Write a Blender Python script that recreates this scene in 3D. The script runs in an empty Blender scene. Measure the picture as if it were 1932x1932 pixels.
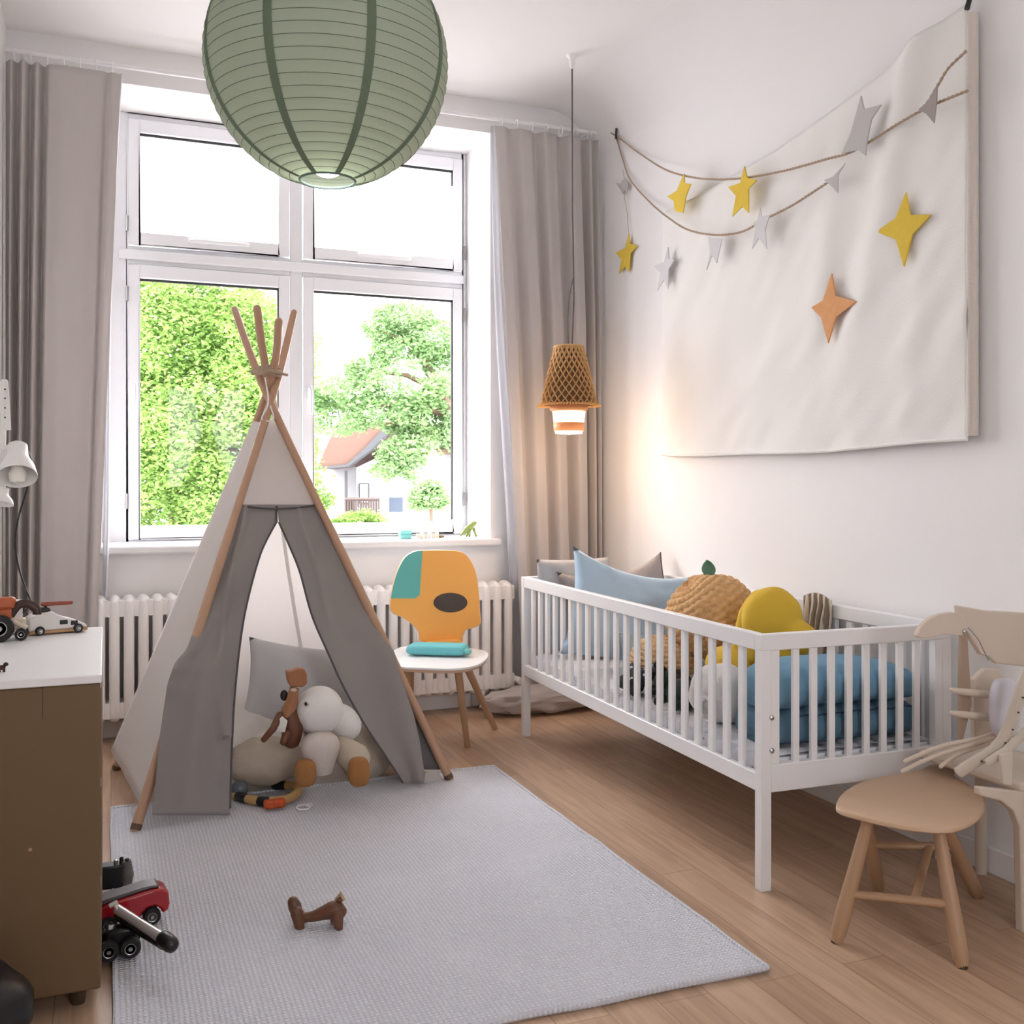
import bpy, math, random
from mathutils import Vector, Matrix, noise
random.seed(7)
V = Vector
PI = math.pi
# ------------------------------------------------------------------ camera model
F, CX, HY, H = 1921.0, 966.0, 910.0, 1.25
TH = math.radians(21.74); CT, ST = math.cos(TH), math.sin(TH)
XL, XR, YB, YR, ZC = -.44, 2.64, 5.37, -1.4, 3.40      # room
YW = 5.78                                              # window plane
def ray(u, v):
    a = (u-CX)/F; b = (HY-v)/F
    return V((a*CT+ST, -a*ST+CT, b))
O = V((0, 0, H))
def at(u, v, z): return O + ray(u, v)*z
def onY(u, v, y): r = ray(u, v); return O + r*(y/r.y)
def onX(u, v, x): r = ray(u, v); return O + r*(x/r.x)
def onZ(u, v, h): r = ray(u, v); return O + r*((h-H)/r.z)
def onP(u, v, p, n, off=0):
    r = ray(u, v); return O + r*(((p+n*off)-O).dot(n)/r.dot(n))
# ------------------------------------------------------------------ objects
C = bpy.context.scene.collection
OFF = {}
class MB:
    def __init__(s): s.v = []; s.f = []
    def add(s, vs, fs):
        b = len(s.v); s.v += [V(p) for p in vs]; s.f += [tuple(i+b for i in f) for f in fs]; return s
    def box(s, x0, x1, y0, y1, z0, z1):
        return s.add([(x0,y0,z0),(x1,y0,z0),(x1,y1,z0),(x0,y1,z0),(x0,y0,z1),(x1,y0,z1),(x1,y1,z1),(x0,y1,z1)],
                     [(0,3,2,1),(4,5,6,7),(0,1,5,4),(1,2,6,5),(2,3,7,6),(3,0,4,7)])
    def obox(s, c, ax, ay, az):       # half-axis vectors
        c = V(c); ps = []
        for k in (-1, 1):
            for i, j in ((-1,-1),(1,-1),(1,1),(-1,1)): ps.append(c+ax*i+ay*j+az*k)
        return s.add(ps, [(0,3,2,1),(4,5,6,7),(0,1,5,4),(1,2,6,5),(2,3,7,6),(3,0,4,7)])
    def tube(s, pts, r, n=10, sq=1.0, up=None, caps=True, round_ends=False):
        pts = [V(p) for p in pts]
        if not hasattr(r, '__len__'): r = [r]*len(pts)
        r = list(r)
        if round_ends:
            d0 = (pts[0]-pts[1]).normalized(); d1 = (pts[-1]-pts[-2]).normalized()
            pts = [pts[0]+d0*r[0]*.9, pts[0]+d0*r[0]*.6] + pts + [pts[-1]+d1*r[-1]*.6, pts[-1]+d1*r[-1]*.9]
            r = [r[0]*.35, r[0]*.8] + r + [r[-1]*.8, r[-1]*.35]
        vs = []; fs = []; prev = None
        for i, p in enumerate(pts):
            t = (pts[min(i+1, len(pts)-1)]-pts[max(i-1, 0)]).normalized()
            if prev is None:
                a = up if up is not None else (V((0,0,1)) if abs(t.z) < .9 else V((1,0,0)))
                x = (a - t*a.dot(t)).normalized()
            else:
                x = (prev - t*prev.dot(t)).normalized()
            prev = x; y = t.cross(x)
            for k in range(n):
                a = 2*PI*k/n; vs.append(p + x*math.cos(a)*r[i] + y*math.sin(a)*r[i]*sq)
        for i in range(len(pts)-1):
            for k in range(n):
                fs.append((i*n+k, i*n+(k+1)%n, (i+1)*n+(k+1)%n, (i+1)*n+k))
        if caps:
            fs.append(tuple(reversed(range(n)))); b = (len(pts)-1)*n; fs.append(tuple(range(b, b+n)))
        return s.add(vs, fs)
    def ring(s, c, R, r, ax=V((1,0,0)), ay=V((0,1,0)), n=32, m=8, a0=0, a1=2*PI):
        full = abs(a1-a0-2*PI) < 1e-6; vs = []; fs = []; nz = ax.cross(ay); N = n if full else n+1
        for i in range(N):
            a = a0+(a1-a0)*i/n; d = ax*math.cos(a)+ay*math.sin(a)
            for k in range(m):
                b = 2*PI*k/m; vs.append(V(c)+d*(R+r*math.cos(b))+nz*r*math.sin(b))
        for i in range(n):
            j = (i+1) % N
            for k in range(m): fs.append((i*m+k, j*m+k, j*m+(k+1)%m, i*m+(k+1)%m))
        return s.add(vs, fs)
    def lathe(s, c, prof, n=32, ax=V((1,0,0)), ay=V((0,1,0)), az=V((0,0,1)), close=True):
        vs = []; fs = []
        for r, z in prof:
            for k in range(n):
                a = 2*PI*k/n; vs.append(V(c)+ax*math.cos(a)*r+ay*math.sin(a)*r+az*z)
        for i in range(len(prof)-1):
            for k in range(n): fs.append((i*n+k, i*n+(k+1)%n, (i+1)*n+(k+1)%n, (i+1)*n+k))
        if close:
            if prof[0][0] > 1e-5: fs.append(tuple(reversed(range(n))))
            if prof[-1][0] > 1e-5: b = (len(prof)-1)*n; fs.append(tuple(range(b, b+n)))
        return s.add(vs, fs)
    def ball(s, c, ax, ay, az, n=24, m=16, fn=None):     # half axes as vectors
        vs = []; fs = []
        for i in range(m+1):
            t = PI*i/m
            for k in range(n):
                a = 2*PI*k/n; d = V((math.sin(t)*math.cos(a), math.sin(t)*math.sin(a), math.cos(t)))
                q = 1 if fn is None else fn(d, t, a)
                vs.append(V(c)+(ax*d.x+ay*d.y+az*d.z)*q)
        for i in range(m):
            for k in range(n): fs.append((i*n+k, (i+1)*n+k, (i+1)*n+(k+1)%n, i*n+(k+1)%n))
        return s.add(vs, fs)
    def prism(s, pts, d):            # polygon (world points) extruded by vector d
        n = len(pts); vs = [V(p) for p in pts]+[V(p)+d for p in pts]
        return s.add(vs, [tuple(reversed(range(n))), tuple(range(n, 2*n))]+[(i, (i+1)%n, n+(i+1)%n, n+i) for i in range(n)])
    def grid(s, fn, nu, nv):
        vs = [fn(i/nu, j/nv) for j in range(nv+1) for i in range(nu+1)]
        fs = [(j*(nu+1)+i, j*(nu+1)+i+1, (j+1)*(nu+1)+i+1, (j+1)*(nu+1)+i) for j in range(nv) for i in range(nu)]
        return s.add(vs, fs)
    def build(s, name, mat, parent=None, smooth=True, bevel=0, sub=0, solid=0, fix=True, ang=40):
        me = bpy.data.meshes.new(name)
        lo = V([min(p[i] for p in s.v) for i in range(3)]); hi = V([max(p[i] for p in s.v) for i in range(3)])
        c = (lo+hi)/2
        me.from_pydata([p-c for p in s.v], [], s.f); me.materials.append(mat)
        if fix:
            import bmesh
            bm = bmesh.new(); bm.from_mesh(me); bmesh.ops.remove_doubles(bm, verts=bm.verts, dist=1e-6)
            bmesh.ops.recalc_face_normals(bm, faces=bm.faces); bm.to_mesh(me); bm.free()
        if smooth:
            me.shade_smooth()
            if not sub:
                try: me.set_sharp_from_angle(angle=math.radians(ang))
                except Exception: pass
        o = bpy.data.objects.new(name, me); C.objects.link(o)
        base = V((0,0,0))
        if parent is not None: o.parent = parent; base = OFF[parent.name]
        o.location = c-base; OFF[o.name] = c
        if solid: m = o.modifiers.new('s', 'SOLIDIFY'); m.thickness = solid; m.offset = 0
        if bevel: m = o.modifiers.new('b', 'BEVEL'); m.width = bevel; m.segments = 2; m.limit_method = 'ANGLE'; m.harden_normals = False
        if sub: m = o.modifiers.new('u', 'SUBSURF'); m.levels = sub; m.render_levels = sub
        return o
def tag(o, label=None, cat=None, group=None, kind=None):
    if label: o['label'] = label
    if cat: o['category'] = cat
    if group: o['group'] = group
    if kind: o['kind'] = kind
    return o
def thing(name, label, cat, loc, group=None):
    o = bpy.data.objects.new(name, None); C.objects.link(o); o.location = V(loc); OFF[o.name] = V(loc); o.empty_display_size = .05
    return tag(o, label, cat, group)
def struct(mb, name, mat, **k):
    o = mb.build(name, mat, **k); o['kind'] = 'structure'; return o
def catmull(pts, n=6, closed=False):
    pts = [V(p) for p in pts]; out = []; L = len(pts)
    rng = range(L if closed else L-1)
    for i in rng:
        g = (lambda k: pts[k % L]) if closed else (lambda k: pts[max(0, min(L-1, k))])
        p0, p1, p2, p3 = g(i-1), g(i), g(i+1), g(i+2)
        for k in range(n):
            t = k/n
            out.append(.5*((2*p1)+(p2-p0)*t+(2*p0-5*p1+4*p2-p3)*t*t+(3*p1-p0-3*p2+p3)*t**3))
    if not closed: out.append(pts[-1])
    return out
def lerpc(tab, t):       # piecewise-linear table [(t, value)]
    for (a, x), (b, y) in zip(tab, tab[1:]):
        if t <= b: return x+(y-x)*max(0, (t-a))/(b-a)
    return tab[-1][1]
def pillow_mb(c, ax, ay, w, h, t, seed=0, n=22, pinch=.10, wr=.006, sag=0):
    ax = V(ax).normalized(); ay = V(ay); ay = (ay-ax*ay.dot(ax)).normalized(); az = ax.cross(ay)
    mb = MB()
    for sgn in (1, -1):
        def fn(a, b):
            x = 2*a-1; y = 2*b-1
            x = math.copysign(1-(1-abs(x))**1.25, x) if False else x
            X = x*(1-pinch*(1-y*y)); Y = y*(1-pinch*(1-x*x))
            e = max(0, (1-x**4)*(1-y**4))
            tt = t/2*e**.5*(0.75+.25*(1-x*x)*(1-y*y))
            q = noise.noise(V((x*2.2+seed, y*2.2, sgn*3.1)))*wr*2 + noise.noise(V((x*5+seed, y*5, sgn*3.1)))*wr
            q += (math.sin((abs(x)-abs(y))*9+seed)*wr*.7)*(abs(x)*abs(y))
            return V(c)+ax*(X*w/2)+ay*(Y*h/2 - sag*(1-x*x)*(y > 0)*y)+az*sgn*(max(tt*.4, tt+q*min(1, e*2))+.0006*(e > 0))
        mb.grid(fn, n, n)
    return mb
# ------------------------------------------------------------------ materials
def mat(name, col, rough=.6, metal=0, var=.06, nscale=6, bump=0, bscale=60, trans=0, sheen=0, emis=0, coat=0, ecol=None):
    m = bpy.data.materials.new(name); m.use_nodes = True; nt = m.node_tree; N = nt.nodes; L = nt.links
    b = N['Principled BSDF']; out = N['Material Output']
    tc = N.new('ShaderNodeTexCoord')
    if var:
        nz = N.new('ShaderNodeTexNoise'); nz.inputs['Scale'].default_value = nscale; nz.inputs['Detail'].default_value = 4
        L.new(tc.outputs['Object'], nz.inputs['Vector'])
        mx = N.new('ShaderNodeMix'); mx.data_type = 'RGBA'
        mx.inputs['A'].default_value = [c*(1-var) for c in col]+[1]; mx.inputs['B'].default_value = [min(1, c*(1+var)) for c in col]+[1]
        L.new(nz.outputs['Fac'], mx.inputs['Factor']); L.new(mx.outputs['Result'], b.inputs['Base Color']); cs = mx.outputs['Result']
    else:
        b.inputs['Base Color'].default_value = list(col)+[1]; cs = None
    b.inputs['Roughness'].default_value = rough; b.inputs['Metallic'].default_value = metal
    if sheen: b.inputs['Sheen Weight'].default_value = sheen
    if coat: b.inputs['Coat Weight'].default_value = coat
    if emis:
        b.inputs['Emission Color'].default_value = list(ecol or col)+[1]; b.inputs['Emission Strength'].default_value = emis
    if bump:
        n2 = N.new('ShaderNodeTexNoise'); n2.inputs['Scale'].default_value = bscale; n2.inputs['Detail'].default_value = 3
        L.new(tc.outputs['Object'], n2.inputs['Vector'])
        bp = N.new('ShaderNodeBump'); bp.inputs['Strength'].default_value = bump; bp.inputs['Distance'].default_value = .01
        L.new(n2.outputs['Fac'], bp.inputs['Height']); L.new(bp.outputs['Normal'], b.inputs['Normal'])
    if trans:
        t = N.new('ShaderNodeBsdfTranslucent'); ms = N.new('ShaderNodeMixShader'); ms.inputs[0].default_value = trans
        if cs: L.new(cs, t.inputs['Color'])
        else: t.inputs['Color'].default_value = list(col)+[1]
        L.new(b.outputs[0], ms.inputs[1]); L.new(t.outputs[0], ms.inputs[2]); L.new(ms.outputs[0], out.inputs['Surface'])
    return m
def weave(name, c1, c2, sc, bump=.4, rough=.9, trans=0):     # woven cloth: crossed fine waves
    m = mat(name, c1, rough, var=0); nt = m.node_tree; N = nt.nodes; L = nt.links; b = N['Principled BSDF']
    tc = N.new('ShaderNodeTexCoord'); ws = []
    nz = N.new('ShaderNodeTexNoise'); nz.inputs['Scale'].default_value = 3; nz.inputs['Detail'].default_value = 5; L.new(tc.outputs['Object'], nz.inputs['Vector'])
    for d in ('X', 'Y'):
        w = N.new('ShaderNodeTexWave'); w.bands_direction = d; w.inputs['Scale'].default_value = sc; w.inputs['Distortion'].default_value = 1.5
        w.inputs['Detail'].default_value = 2; w.inputs['Detail Scale'].default_value = 3
        L.new(tc.outputs['Object'], w.inputs['Vector']); ws.append(w)
    mu = N.new('ShaderNodeMath'); mu.operation = 'MULTIPLY'; L.new(ws[0].outputs['Fac'], mu.inputs[0]); L.new(ws[1].outputs['Fac'], mu.inputs[1])
    ad = N.new('ShaderNodeMath'); ad.operation = 'MULTIPLY_ADD'; L.new(nz.outputs['Fac'], ad.inputs[0]); ad.inputs[1].default_value = .5; L.new(mu.outputs[0], ad.inputs[2])
    mx = N.new('ShaderNodeMix'); mx.data_type = 'RGBA'; mx.inputs['A'].default_value = list(c2)+[1]; mx.inputs['B'].default_value = list(c1)+[1]
    L.new(ad.outputs[0], mx.inputs['Factor']); L.new(mx.outputs['Result'], b.inputs['Base Color'])
    bp = N.new('ShaderNodeBump'); bp.inputs['Strength'].default_value = bump; bp.inputs['Distance'].default_value = .004
    L.new(mu.outputs[0], bp.inputs['Height']); L.new(bp.outputs['Normal'], b.inputs['Normal'])
    return m
def woodmat(name, c1, c2, rough=.45, axis='Z', sc=8):
    m = mat(name, c1, rough, var=0); nt = m.node_tree; N = nt.nodes; L = nt.links; b = N['Principled BSDF']
    tc = N.new('ShaderNodeTexCoord'); mp = N.new('ShaderNodeMapping'); s = [sc, sc, sc]; s['XYZ'.index(axis)] = sc*.08
    mp.inputs['Scale'].default_value = s; L.new(tc.outputs['Object'], mp.inputs['Vector'])
    nz = N.new('ShaderNodeTexNoise'); nz.inputs['Scale'].default_value = 4; nz.inputs['Detail'].default_value = 6; nz.inputs['Distortion'].default_value = .6
    L.new(mp.outputs[0], nz.inputs['Vector'])
    mx = N.new('ShaderNodeMix'); mx.data_type = 'RGBA'; mx.inputs['A'].default_value = list(c1)+[1]; mx.inputs['B'].default_value = list(c2)+[1]
    L.new(nz.outputs['Fac'], mx.inputs['Factor']); L.new(mx.outputs['Result'], b.inputs['Base Color'])
    return m
def floormat():
    m = mat('oak_floor', (.5,.3,.17), .38, var=0); nt = m.node_tree; N = nt.nodes; L = nt.links; b = N['Principled BSDF']
    tc = N.new('ShaderNodeTexCoord'); mp = N.new('ShaderNodeMapping'); mp.inputs['Rotation'].default_value = (0, 0, PI/2)
    L.new(tc.outputs['Object'], mp.inputs['Vector'])
    br = N.new('ShaderNodeTexBrick'); br.offset = .37; br.inputs['Scale'].default_value = 1
    br.inputs['Brick Width'].default_value = 1.9; br.inputs['Row Height'].default_value = .135; br.inputs['Mortar Size'].default_value = .0016
    br.inputs['Color1'].default_value = (.42,.275,.18,1); br.inputs['Color2'].default_value = (.55,.38,.26,1); br.inputs['Mortar'].default_value = (.30,.185,.11,1)
    br.inputs['Mortar Smooth'].default_value = .3
    L.new(mp.outputs[0], br.inputs['Vector'])
    mp2 = N.new('ShaderNodeMapping'); mp2.inputs['Scale'].default_value = (14, .9, 1); L.new(tc.outputs['Object'], mp2.inputs['Vector'])
    nz = N.new('ShaderNodeTexNoise'); nz.inputs['Scale'].default_value = 3; nz.inputs['Detail'].default_value = 8; nz.inputs['Distortion'].default_value = .8
    L.new(mp2.outputs[0], nz.inputs['Vector'])
    cr = N.new('ShaderNodeValToRGB'); cr.color_ramp.elements[0].color = (.78,.76,.74,1); cr.color_ramp.elements[1].color = (1.1,1.1,1.1,1)
    cr.color_ramp.elements[0].position = .3; cr.color_ramp.elements[1].position = .7
    L.new(nz.outputs['Fac'], cr.inputs['Fac'])
    mx = N.new('ShaderNodeMix'); mx.data_type = 'RGBA'; mx.blend_type = 'MULTIPLY'; mx.inputs['Factor'].default_value = 1
    L.new(br.outputs['Color'], mx.inputs['A']); L.new(cr.outputs['Color'], mx.inputs['B']); L.new(mx.outputs['Result'], b.inputs['Base Color'])
    return m
def glassmat(name='window_glass', fac=.06):
    m = bpy.data.materials.new(name); m.use_nodes = True; N = m.node_tree.nodes; L = m.node_tree.links; N.remove(N['Principled BSDF'])
    t = N.new('ShaderNodeBsdfTransparent'); g = N.new('ShaderNodeBsdfGlossy'); g.inputs['Roughness'].default_value = .02
    s = N.new('ShaderNodeMixShader'); s.inputs[0].default_value = fac; L.new(t.outputs[0], s.inputs[1]); L.new(g.outputs[0], s.inputs[2])
    L.new(s.outputs[0], N['Material Output'].inputs['Surface']); return m
def spotmat(name, c1, c2, sc, thr=.62):
    m = mat(name, c1, .85, var=0, bump=.2, bscale=30); N = m.node_tree.nodes; L = m.node_tree.links
    tc = N.new('ShaderNodeTexCoord'); vo = N.new('ShaderNodeTexVoronoi'); vo.inputs['Scale'].default_value = sc; L.new(tc.outputs['Object'], vo.inputs['Vector'])
    cr = N.new('ShaderNodeValToRGB'); cr.color_ramp.interpolation = 'CONSTANT'; cr.color_ramp.elements[0].color = list(c2)+[1]; cr.color_ramp.elements[1].color = list(c1)+[1]; cr.color_ramp.elements[1].position = thr
    L.new(vo.outputs['Distance'], cr.inputs['Fac']); L.new(cr.outputs['Color'], N['Principled BSDF'].inputs['Base Color']); return m
M = {}
M['wall'] = mat('wall_paint', (.83,.82,.82), .85, var=.015, nscale=2, bump=.05, bscale=180)
M['ceil'] = mat('ceiling_paint', (.84,.83,.82), .9, var=.01)
M['floor'] = floormat()
M['white'] = mat('white_lacquer', (.83,.83,.84), .35, var=.01)
M['frame'] = mat('window_paint', (.84,.85,.88), .3, var=.01)
M['gasket'] = mat('dark_gasket', (.03,.03,.03), .6, var=0)
M['glass'] = glassmat(fac=.012)
M['curtain'] = mat('grey_linen', (.64,.60,.585), .95, var=.03, nscale=4, bump=.12, bscale=260, trans=.28)
M['lit_hem'] = mat('painted_lit_hem', (.85,.85,.88), .9, trans=.4, var=.02)  # white stands for daylight on the turned curtain hems
M['rug'] = None
M['canvas'] = mat('white_canvas', (.84,.81,.79), .9, trans=.6, var=.02, bump=.1, bscale=200)
M['grey_cloth'] = mat('grey_cotton', (.31,.285,.275), .95, var=.05, bump=.1, bscale=300, trans=.1)
M['grey_edge'] = mat('dark_grey_binding', (.10,.09,.095), .9, var=.05)
M['pine'] = woodmat('pine_pole', (.52,.32,.21), (.43,.26,.165))
M['beech'] = woodmat('beech', (.47,.30,.18), (.39,.24,.14))
M['birch'] = woodmat('birch_plywood', (.60,.42,.28), (.54,.37,.24), axis='X', sc=5)
M['rope'] = mat('jute_rope', (.45,.34,.25), .95, var=.2, nscale=150, bump=.5, bscale=300)
M['cream'] = mat('cream_paint', (.62,.53,.44), .5, var=.03)
M['steel'] = mat('steel', (.5,.5,.5), .3, metal=1, var=0)
M['black'] = mat('black_plastic', (.008,.008,.009), .35, var=0)
M['rubber'] = mat('black_rubber', (.012,.012,.012), .7, var=0)
EXPO = 3.57
PEND = .55
LANT = 2.1
# ------------------------------------------------------------------ room shell
def mkrug():
    m = weave('rug_weave', (.76,.77,.83), (.50,.51,.56), 25, 1.0, .95); return m
M['rug'] = mkrug()
struct(MB().box(XL-.2, XR+.2, YR-.2, YB+.5, -.12, 0), 'floor', M['floor'], smooth=False)
struct(MB().box(XL-.2, XR+.2, YR-.2, YB+.5, ZC, ZC+.12), 'ceiling', M['ceil'], smooth=False)
struct(MB().box(XL-.2, XL, YR, YB+.5, 0, ZC), 'wall_left', M['wall'], smooth=False)
struct(MB().box(XR, XR+.2, YR, YB+.5, 0, ZC), 'wall_right', M['wall'], smooth=False)
WX0, WX1, WZ0, WZ1 = -.02, 2.01, .915, 3.217
w = MB(); w.box(XL, WX0, YB, YB+.5, 0, ZC).box(WX1, XR, YB, YB+.5, 0, ZC).box(WX0, WX1, YB, YB+.5, WZ1, ZC).box(WX0, WX1, YB, YB+.5, 0, WZ0)
struct(w, 'wall_back', M['wall'], smooth=False)
w = MB(); w.box(XL, .7, YR-.2, YR, 0, ZC).box(1.6, XR, YR-.2, YR, 0, ZC).box(.7, 1.6, YR-.2, YR, 2.4, ZC).box(.7, 1.6, YR-.2, YR, 0, 1.2)  # opening behind the camera, added to let in fill light
struct(w, 'wall_front', M['wall'], smooth=False)
def base(x0, x1, y0, y1): return MB().box(x0, x1, y0, y1, 0, .085)
struct(base(XL, XR, YB-.018, YB), 'baseboard_back', M['white'], bevel=.004)
struct(base(XR-.018, XR, YR, YB-.018), 'baseboard_right', M['white'], bevel=.004)
struct(base(XL, XL+.018, YR, YB-.018), 'baseboard_left', M['white'], bevel=.004)
# ------------------------------------------------------------------ window
win = bpy.data.objects.new('window_1', None); C.objects.link(win); win.location = (1, YW, WZ0); OFF['window_1'] = V((1, YW, WZ0)); win['kind'] = 'structure'
f = MB()
Y0, Y1 = YW, YW+.07
f.box(WX0, .105, Y0, Y1, WZ0, WZ1).box(1.985, WX1, Y0, Y1, WZ0, WZ1).box(.105, 1.985, Y0, Y1, 3.185, WZ1).box(.105, 1.985, Y0, Y1, WZ0, .945)
f.box(.96, 1.03, Y0, Y1, .945, 3.185).box(.105, .96, Y0, Y1, 2.41, 2.51).box(1.03, 1.985, Y0, Y1, 2.41, 2.51)
f.build('window_frame', M['frame'], win, bevel=.006)
MB().box(.06, 1.99, Y0-.02, Y0-.002, 2.435, 2.487).build('transom_moulding', M['frame'], win, bevel=.007)
for (x0, x1, z0, z1, up) in ((.105,.96,2.51,3.185,1), (1.03,1.985,2.51,3.185,1), (.105,.96,.945,2.41,0), (1.03,1.985,.945,2.41,0)):
    ys = Y0-.018; s = MB(); t = .062
    s.box(x0+.004, x0+t, ys, ys+.05, z0+.004, z1-.004).box(x1-t, x1-.004, ys, ys+.05, z0+.004, z1-.004)
    s.box(x0+t, x1-t, ys, ys+.05, z1-t-.01, z1-.004).box(x0+t, x1-t, ys, ys+.05, z0+.004, z0+t+.01)
    so = s.build('sash', M['frame'], win, bevel=.005)
    MB().box(x0+t, x1-t, ys+.028, ys+.032, z0+t+.01, z1-t-.01).build('window_pane', M['glass'], so, smooth=False)
    g = MB(); g.box(x0+t, x1-t, ys+.02, ys+.034, z1-t-.022, z1-t-.008); g.box(x1-t-.007, x1-t+.002, ys+.02, ys+.034, z1-t-.1 if up else z0+t+.02, z1-t-.01)
    g.build('gasket', M['gasket'], so, smooth=False)
    if up:
        MB().tube([(x0+.32, ys-.012, z0+.045), (x0+.36, ys-.02, z0+.045), (x0+.58, ys-.02, z0+.045), (x0+.62, ys-.012, z0+.045)], .011, 8, round_ends=True).build('handle', M['white'], so)
    else:
        hx = x0+.035 if x0 < .5 else x0+.035
        MB().box(hx-.012, hx+.012, ys-.01, ys, 1.72, 1.80).tube([(hx, ys-.006, 1.775), (hx, ys-.04, 1.775), (hx+.004, ys-.045, 1.76), (hx+.006, ys-.045, 1.64)], .009, 8, round_ends=True).build('handle', M['frame'], so)
for hx in (.103, 1.99):
    for hz in (1.15, 2.25, 2.62):
        MB().tube([(hx, Y0-.024, hz-.04), (hx, Y0-.024, hz+.04)], .008, 8).build('hinge', M['steel'], win)
sill = MB().box(WX0-.05, WX1+.05, YB-.06, YW+.02, .895, .935)
struct(sill, 'trim_1', M['white'], bevel=.012)
# ------------------------------------------------------------------ radiator
rad = thing('radiator', 'white ribbed column radiator under the window', 'radiator', (1.0, 5.25, .1))
def section():
    m = MB(); x = -.06+.065*.5; r = .025
    for dy in (-.055, .055):
        m.tube([(x, 5.26+dy, .13), (x, 5.26+dy, .16), (x, 5.26+dy, .66), (x, 5.26+dy, .68)], [.021,.0245,.0245,.021], 14)
    m.ball((x, 5.26, .672), V((.032,0,0)), V((0,.078,0)), V((0,0,.036)), 16, 10)
    m.ball((x, 5.26, .135), V((.032,0,0)), V((0,.078,0)), V((0,0,.036)), 16, 10)
    m.box(x-.0325, x+.0325, 5.195, 5.325, .61, .685).box(x-.0325, x+.0325, 5.195, 5.325, .125, .20)
    return m
M['rad'] = mat('radiator_enamel', (.84,.82,.81), .35, var=.01)
sec = section().build('radiator_section', M['rad'], rad)
for i in range(1, 33):
    c = sec.copy(); C.objects.link(c); c.parent = rad; c.location = sec.location+V((.065*i, 0, 0)); OFF[c.name] = OFF[sec.name]+V((.065*i, 0, 0))
for x in (.1, 1.9):
    MB().box(x-.015, x+.015, 5.20, YB-.01, .09, .12).box(x-.015, x+.015, 5.30, 5.33, .02, .12).build('bracket', M['rad'], rad)
MB().tube([(2.08, 5.26, .15), (2.16, 5.26, .15), (2.17, 5.26, .13), (2.17, 5.26, 0)], .010, 8).build('pipe', M['rad'], rad)
MB().tube([(2.10, 5.22, .165), (2.10, 5.14, .165)], .018, 12).build('valve', M['white'], rad)
# ------------------------------------------------------------------ curtain rod and curtains
rod = thing('curtain_rod', 'thin white curtain rod above the window', 'curtain rod', (1.1, 5.24, 3.25))
MB().tube([(XL+.005, 5.24, 3.25), (XR-.005, 5.24, 3.25)], .0115, 10).build('pole', M['white'], rod)
for x in (-.36, .78, 1.45, 2.56):
    MB().tube([(x, 5.24, 3.25), (x, YB, 3.25)], .007, 8).lathe((x, YB-.008, 3.25), [(.022,0),(.022,.008)], 14, V((1,0,0)), V((0,0,1)), V((0,1,0))).build('bracket', M['white'], rod)
def folds(x, k, a):
    return sum(a[i]*math.sin(k[i]*x+i*1.7) for i in range(len(k)))
def curtain(name, label, x0t, x1t, x0b, x1b, tab, seed, ytop=5.235, zb=.03):
    root = thing(name, label, 'curtain', ((x0b+x1b)/2, 5.2, 0), 'grey curtains either side of the window')
    def fn(a, b):                       # b=0 bottom
        z = zb+(3.195-zb)*b
        w = 1-b
        # fold profile from table of (position, depth)
        d = lerpc(tab, a)
        e = noise.noise(V((a*6+seed, z*.8, 0)))*.012
        gx = noise.noise(V((a*3+seed, z*.6, 5)))*.02*(1-b)*math.sin(a*PI)
        x = (x0t+(x1t-x0t)*a)*b+(x0b+(x1b-x0b)*a)*w+gx
        amp = .55+.45*min(1, (1-b)*3)
        return V((x, ytop-d*amp+e, z))
    mb = MB().grid(fn, 150, 60)
    mb.build('drape', M['curtain'], root, solid=.003, fix=False)
    for i in range(7):
        x = x0t+(x1t-x0t)*(i+.5)/7
        MB().ring((x, 5.215, 3.225), .026, .0028, V((0,1,0)), V((0,0,1)), 14, 6).build('curtain_ring', M['white'], root)
    return root
def sm(tab, n=8):       # smooth a coarse table with cosine steps
    out = []
    for (a, x), (b, y) in zip(tab, tab[1:]):
        for k in range(n): t = k/n; out.append((a+(b-a)*t, x+(y-x)*(1-math.cos(PI*t))/2))
    return out+[tab[-1]]
tl = sm([(0,.0),(.05,.07),(.10,.0),(.15,.09),(.21,.0),(.27,.09),(.33,-.005),(.38,.07),(.52,.09),(.70,.085),(.84,.07),(.88,.045),(.93,.075),(1,.06)])
curtain('curtain', 'grey linen curtain on the left of the window, beside the white lamp', XL+.01, .065, XL+.01, -.06, tl, 3)
tr = sm([(0,.07),(.08,.09),(.15,.04),(.24,.10),(.33,.09),(.40,.02),(.48,.095),(.57,.085),(.64,.015),(.72,.10),(.80,.095),(.86,.0),(.92,.08),(.96,.02),(1,.06)])
rc = curtain('curtain', 'grey linen curtain on the right of the window, behind the hanging lamp', 1.97, 2.60, 2.13, 2.62, tr, 9)
# turned curtain hems at the window side, their daylight painted as white strips
def lit_strip(x0, x1, wt, wb, label):
    def fn(a, b):
        z = .04+3.18*b; x = x1+(x0-x1)*b; w_ = wb+(wt-wb)*b
        x += .012*math.sin(z*2.1)
        return V((x+w_*a, 5.262+.012*math.sin(a*PI*2), z))
    return MB().grid(fn, 10, 40)
lin = lit_strip(.055, -.055, .012, .03, '').build('lit_hem_strip', M['lit_hem'], None, solid=.002, fix=False)
tag(lin, 'narrow turned edge of the left grey curtain, its daylight painted white', 'curtain', 'curtain edges with daylight painted white')
lin = lit_strip(1.965, 2.10, .03, .07, '').build('lit_hem_strip', M['lit_hem'], None, solid=.002, fix=False)
tag(lin, 'narrow turned edge of the right grey curtain, its daylight painted white', 'curtain', 'curtain edges with daylight painted white')
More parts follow.
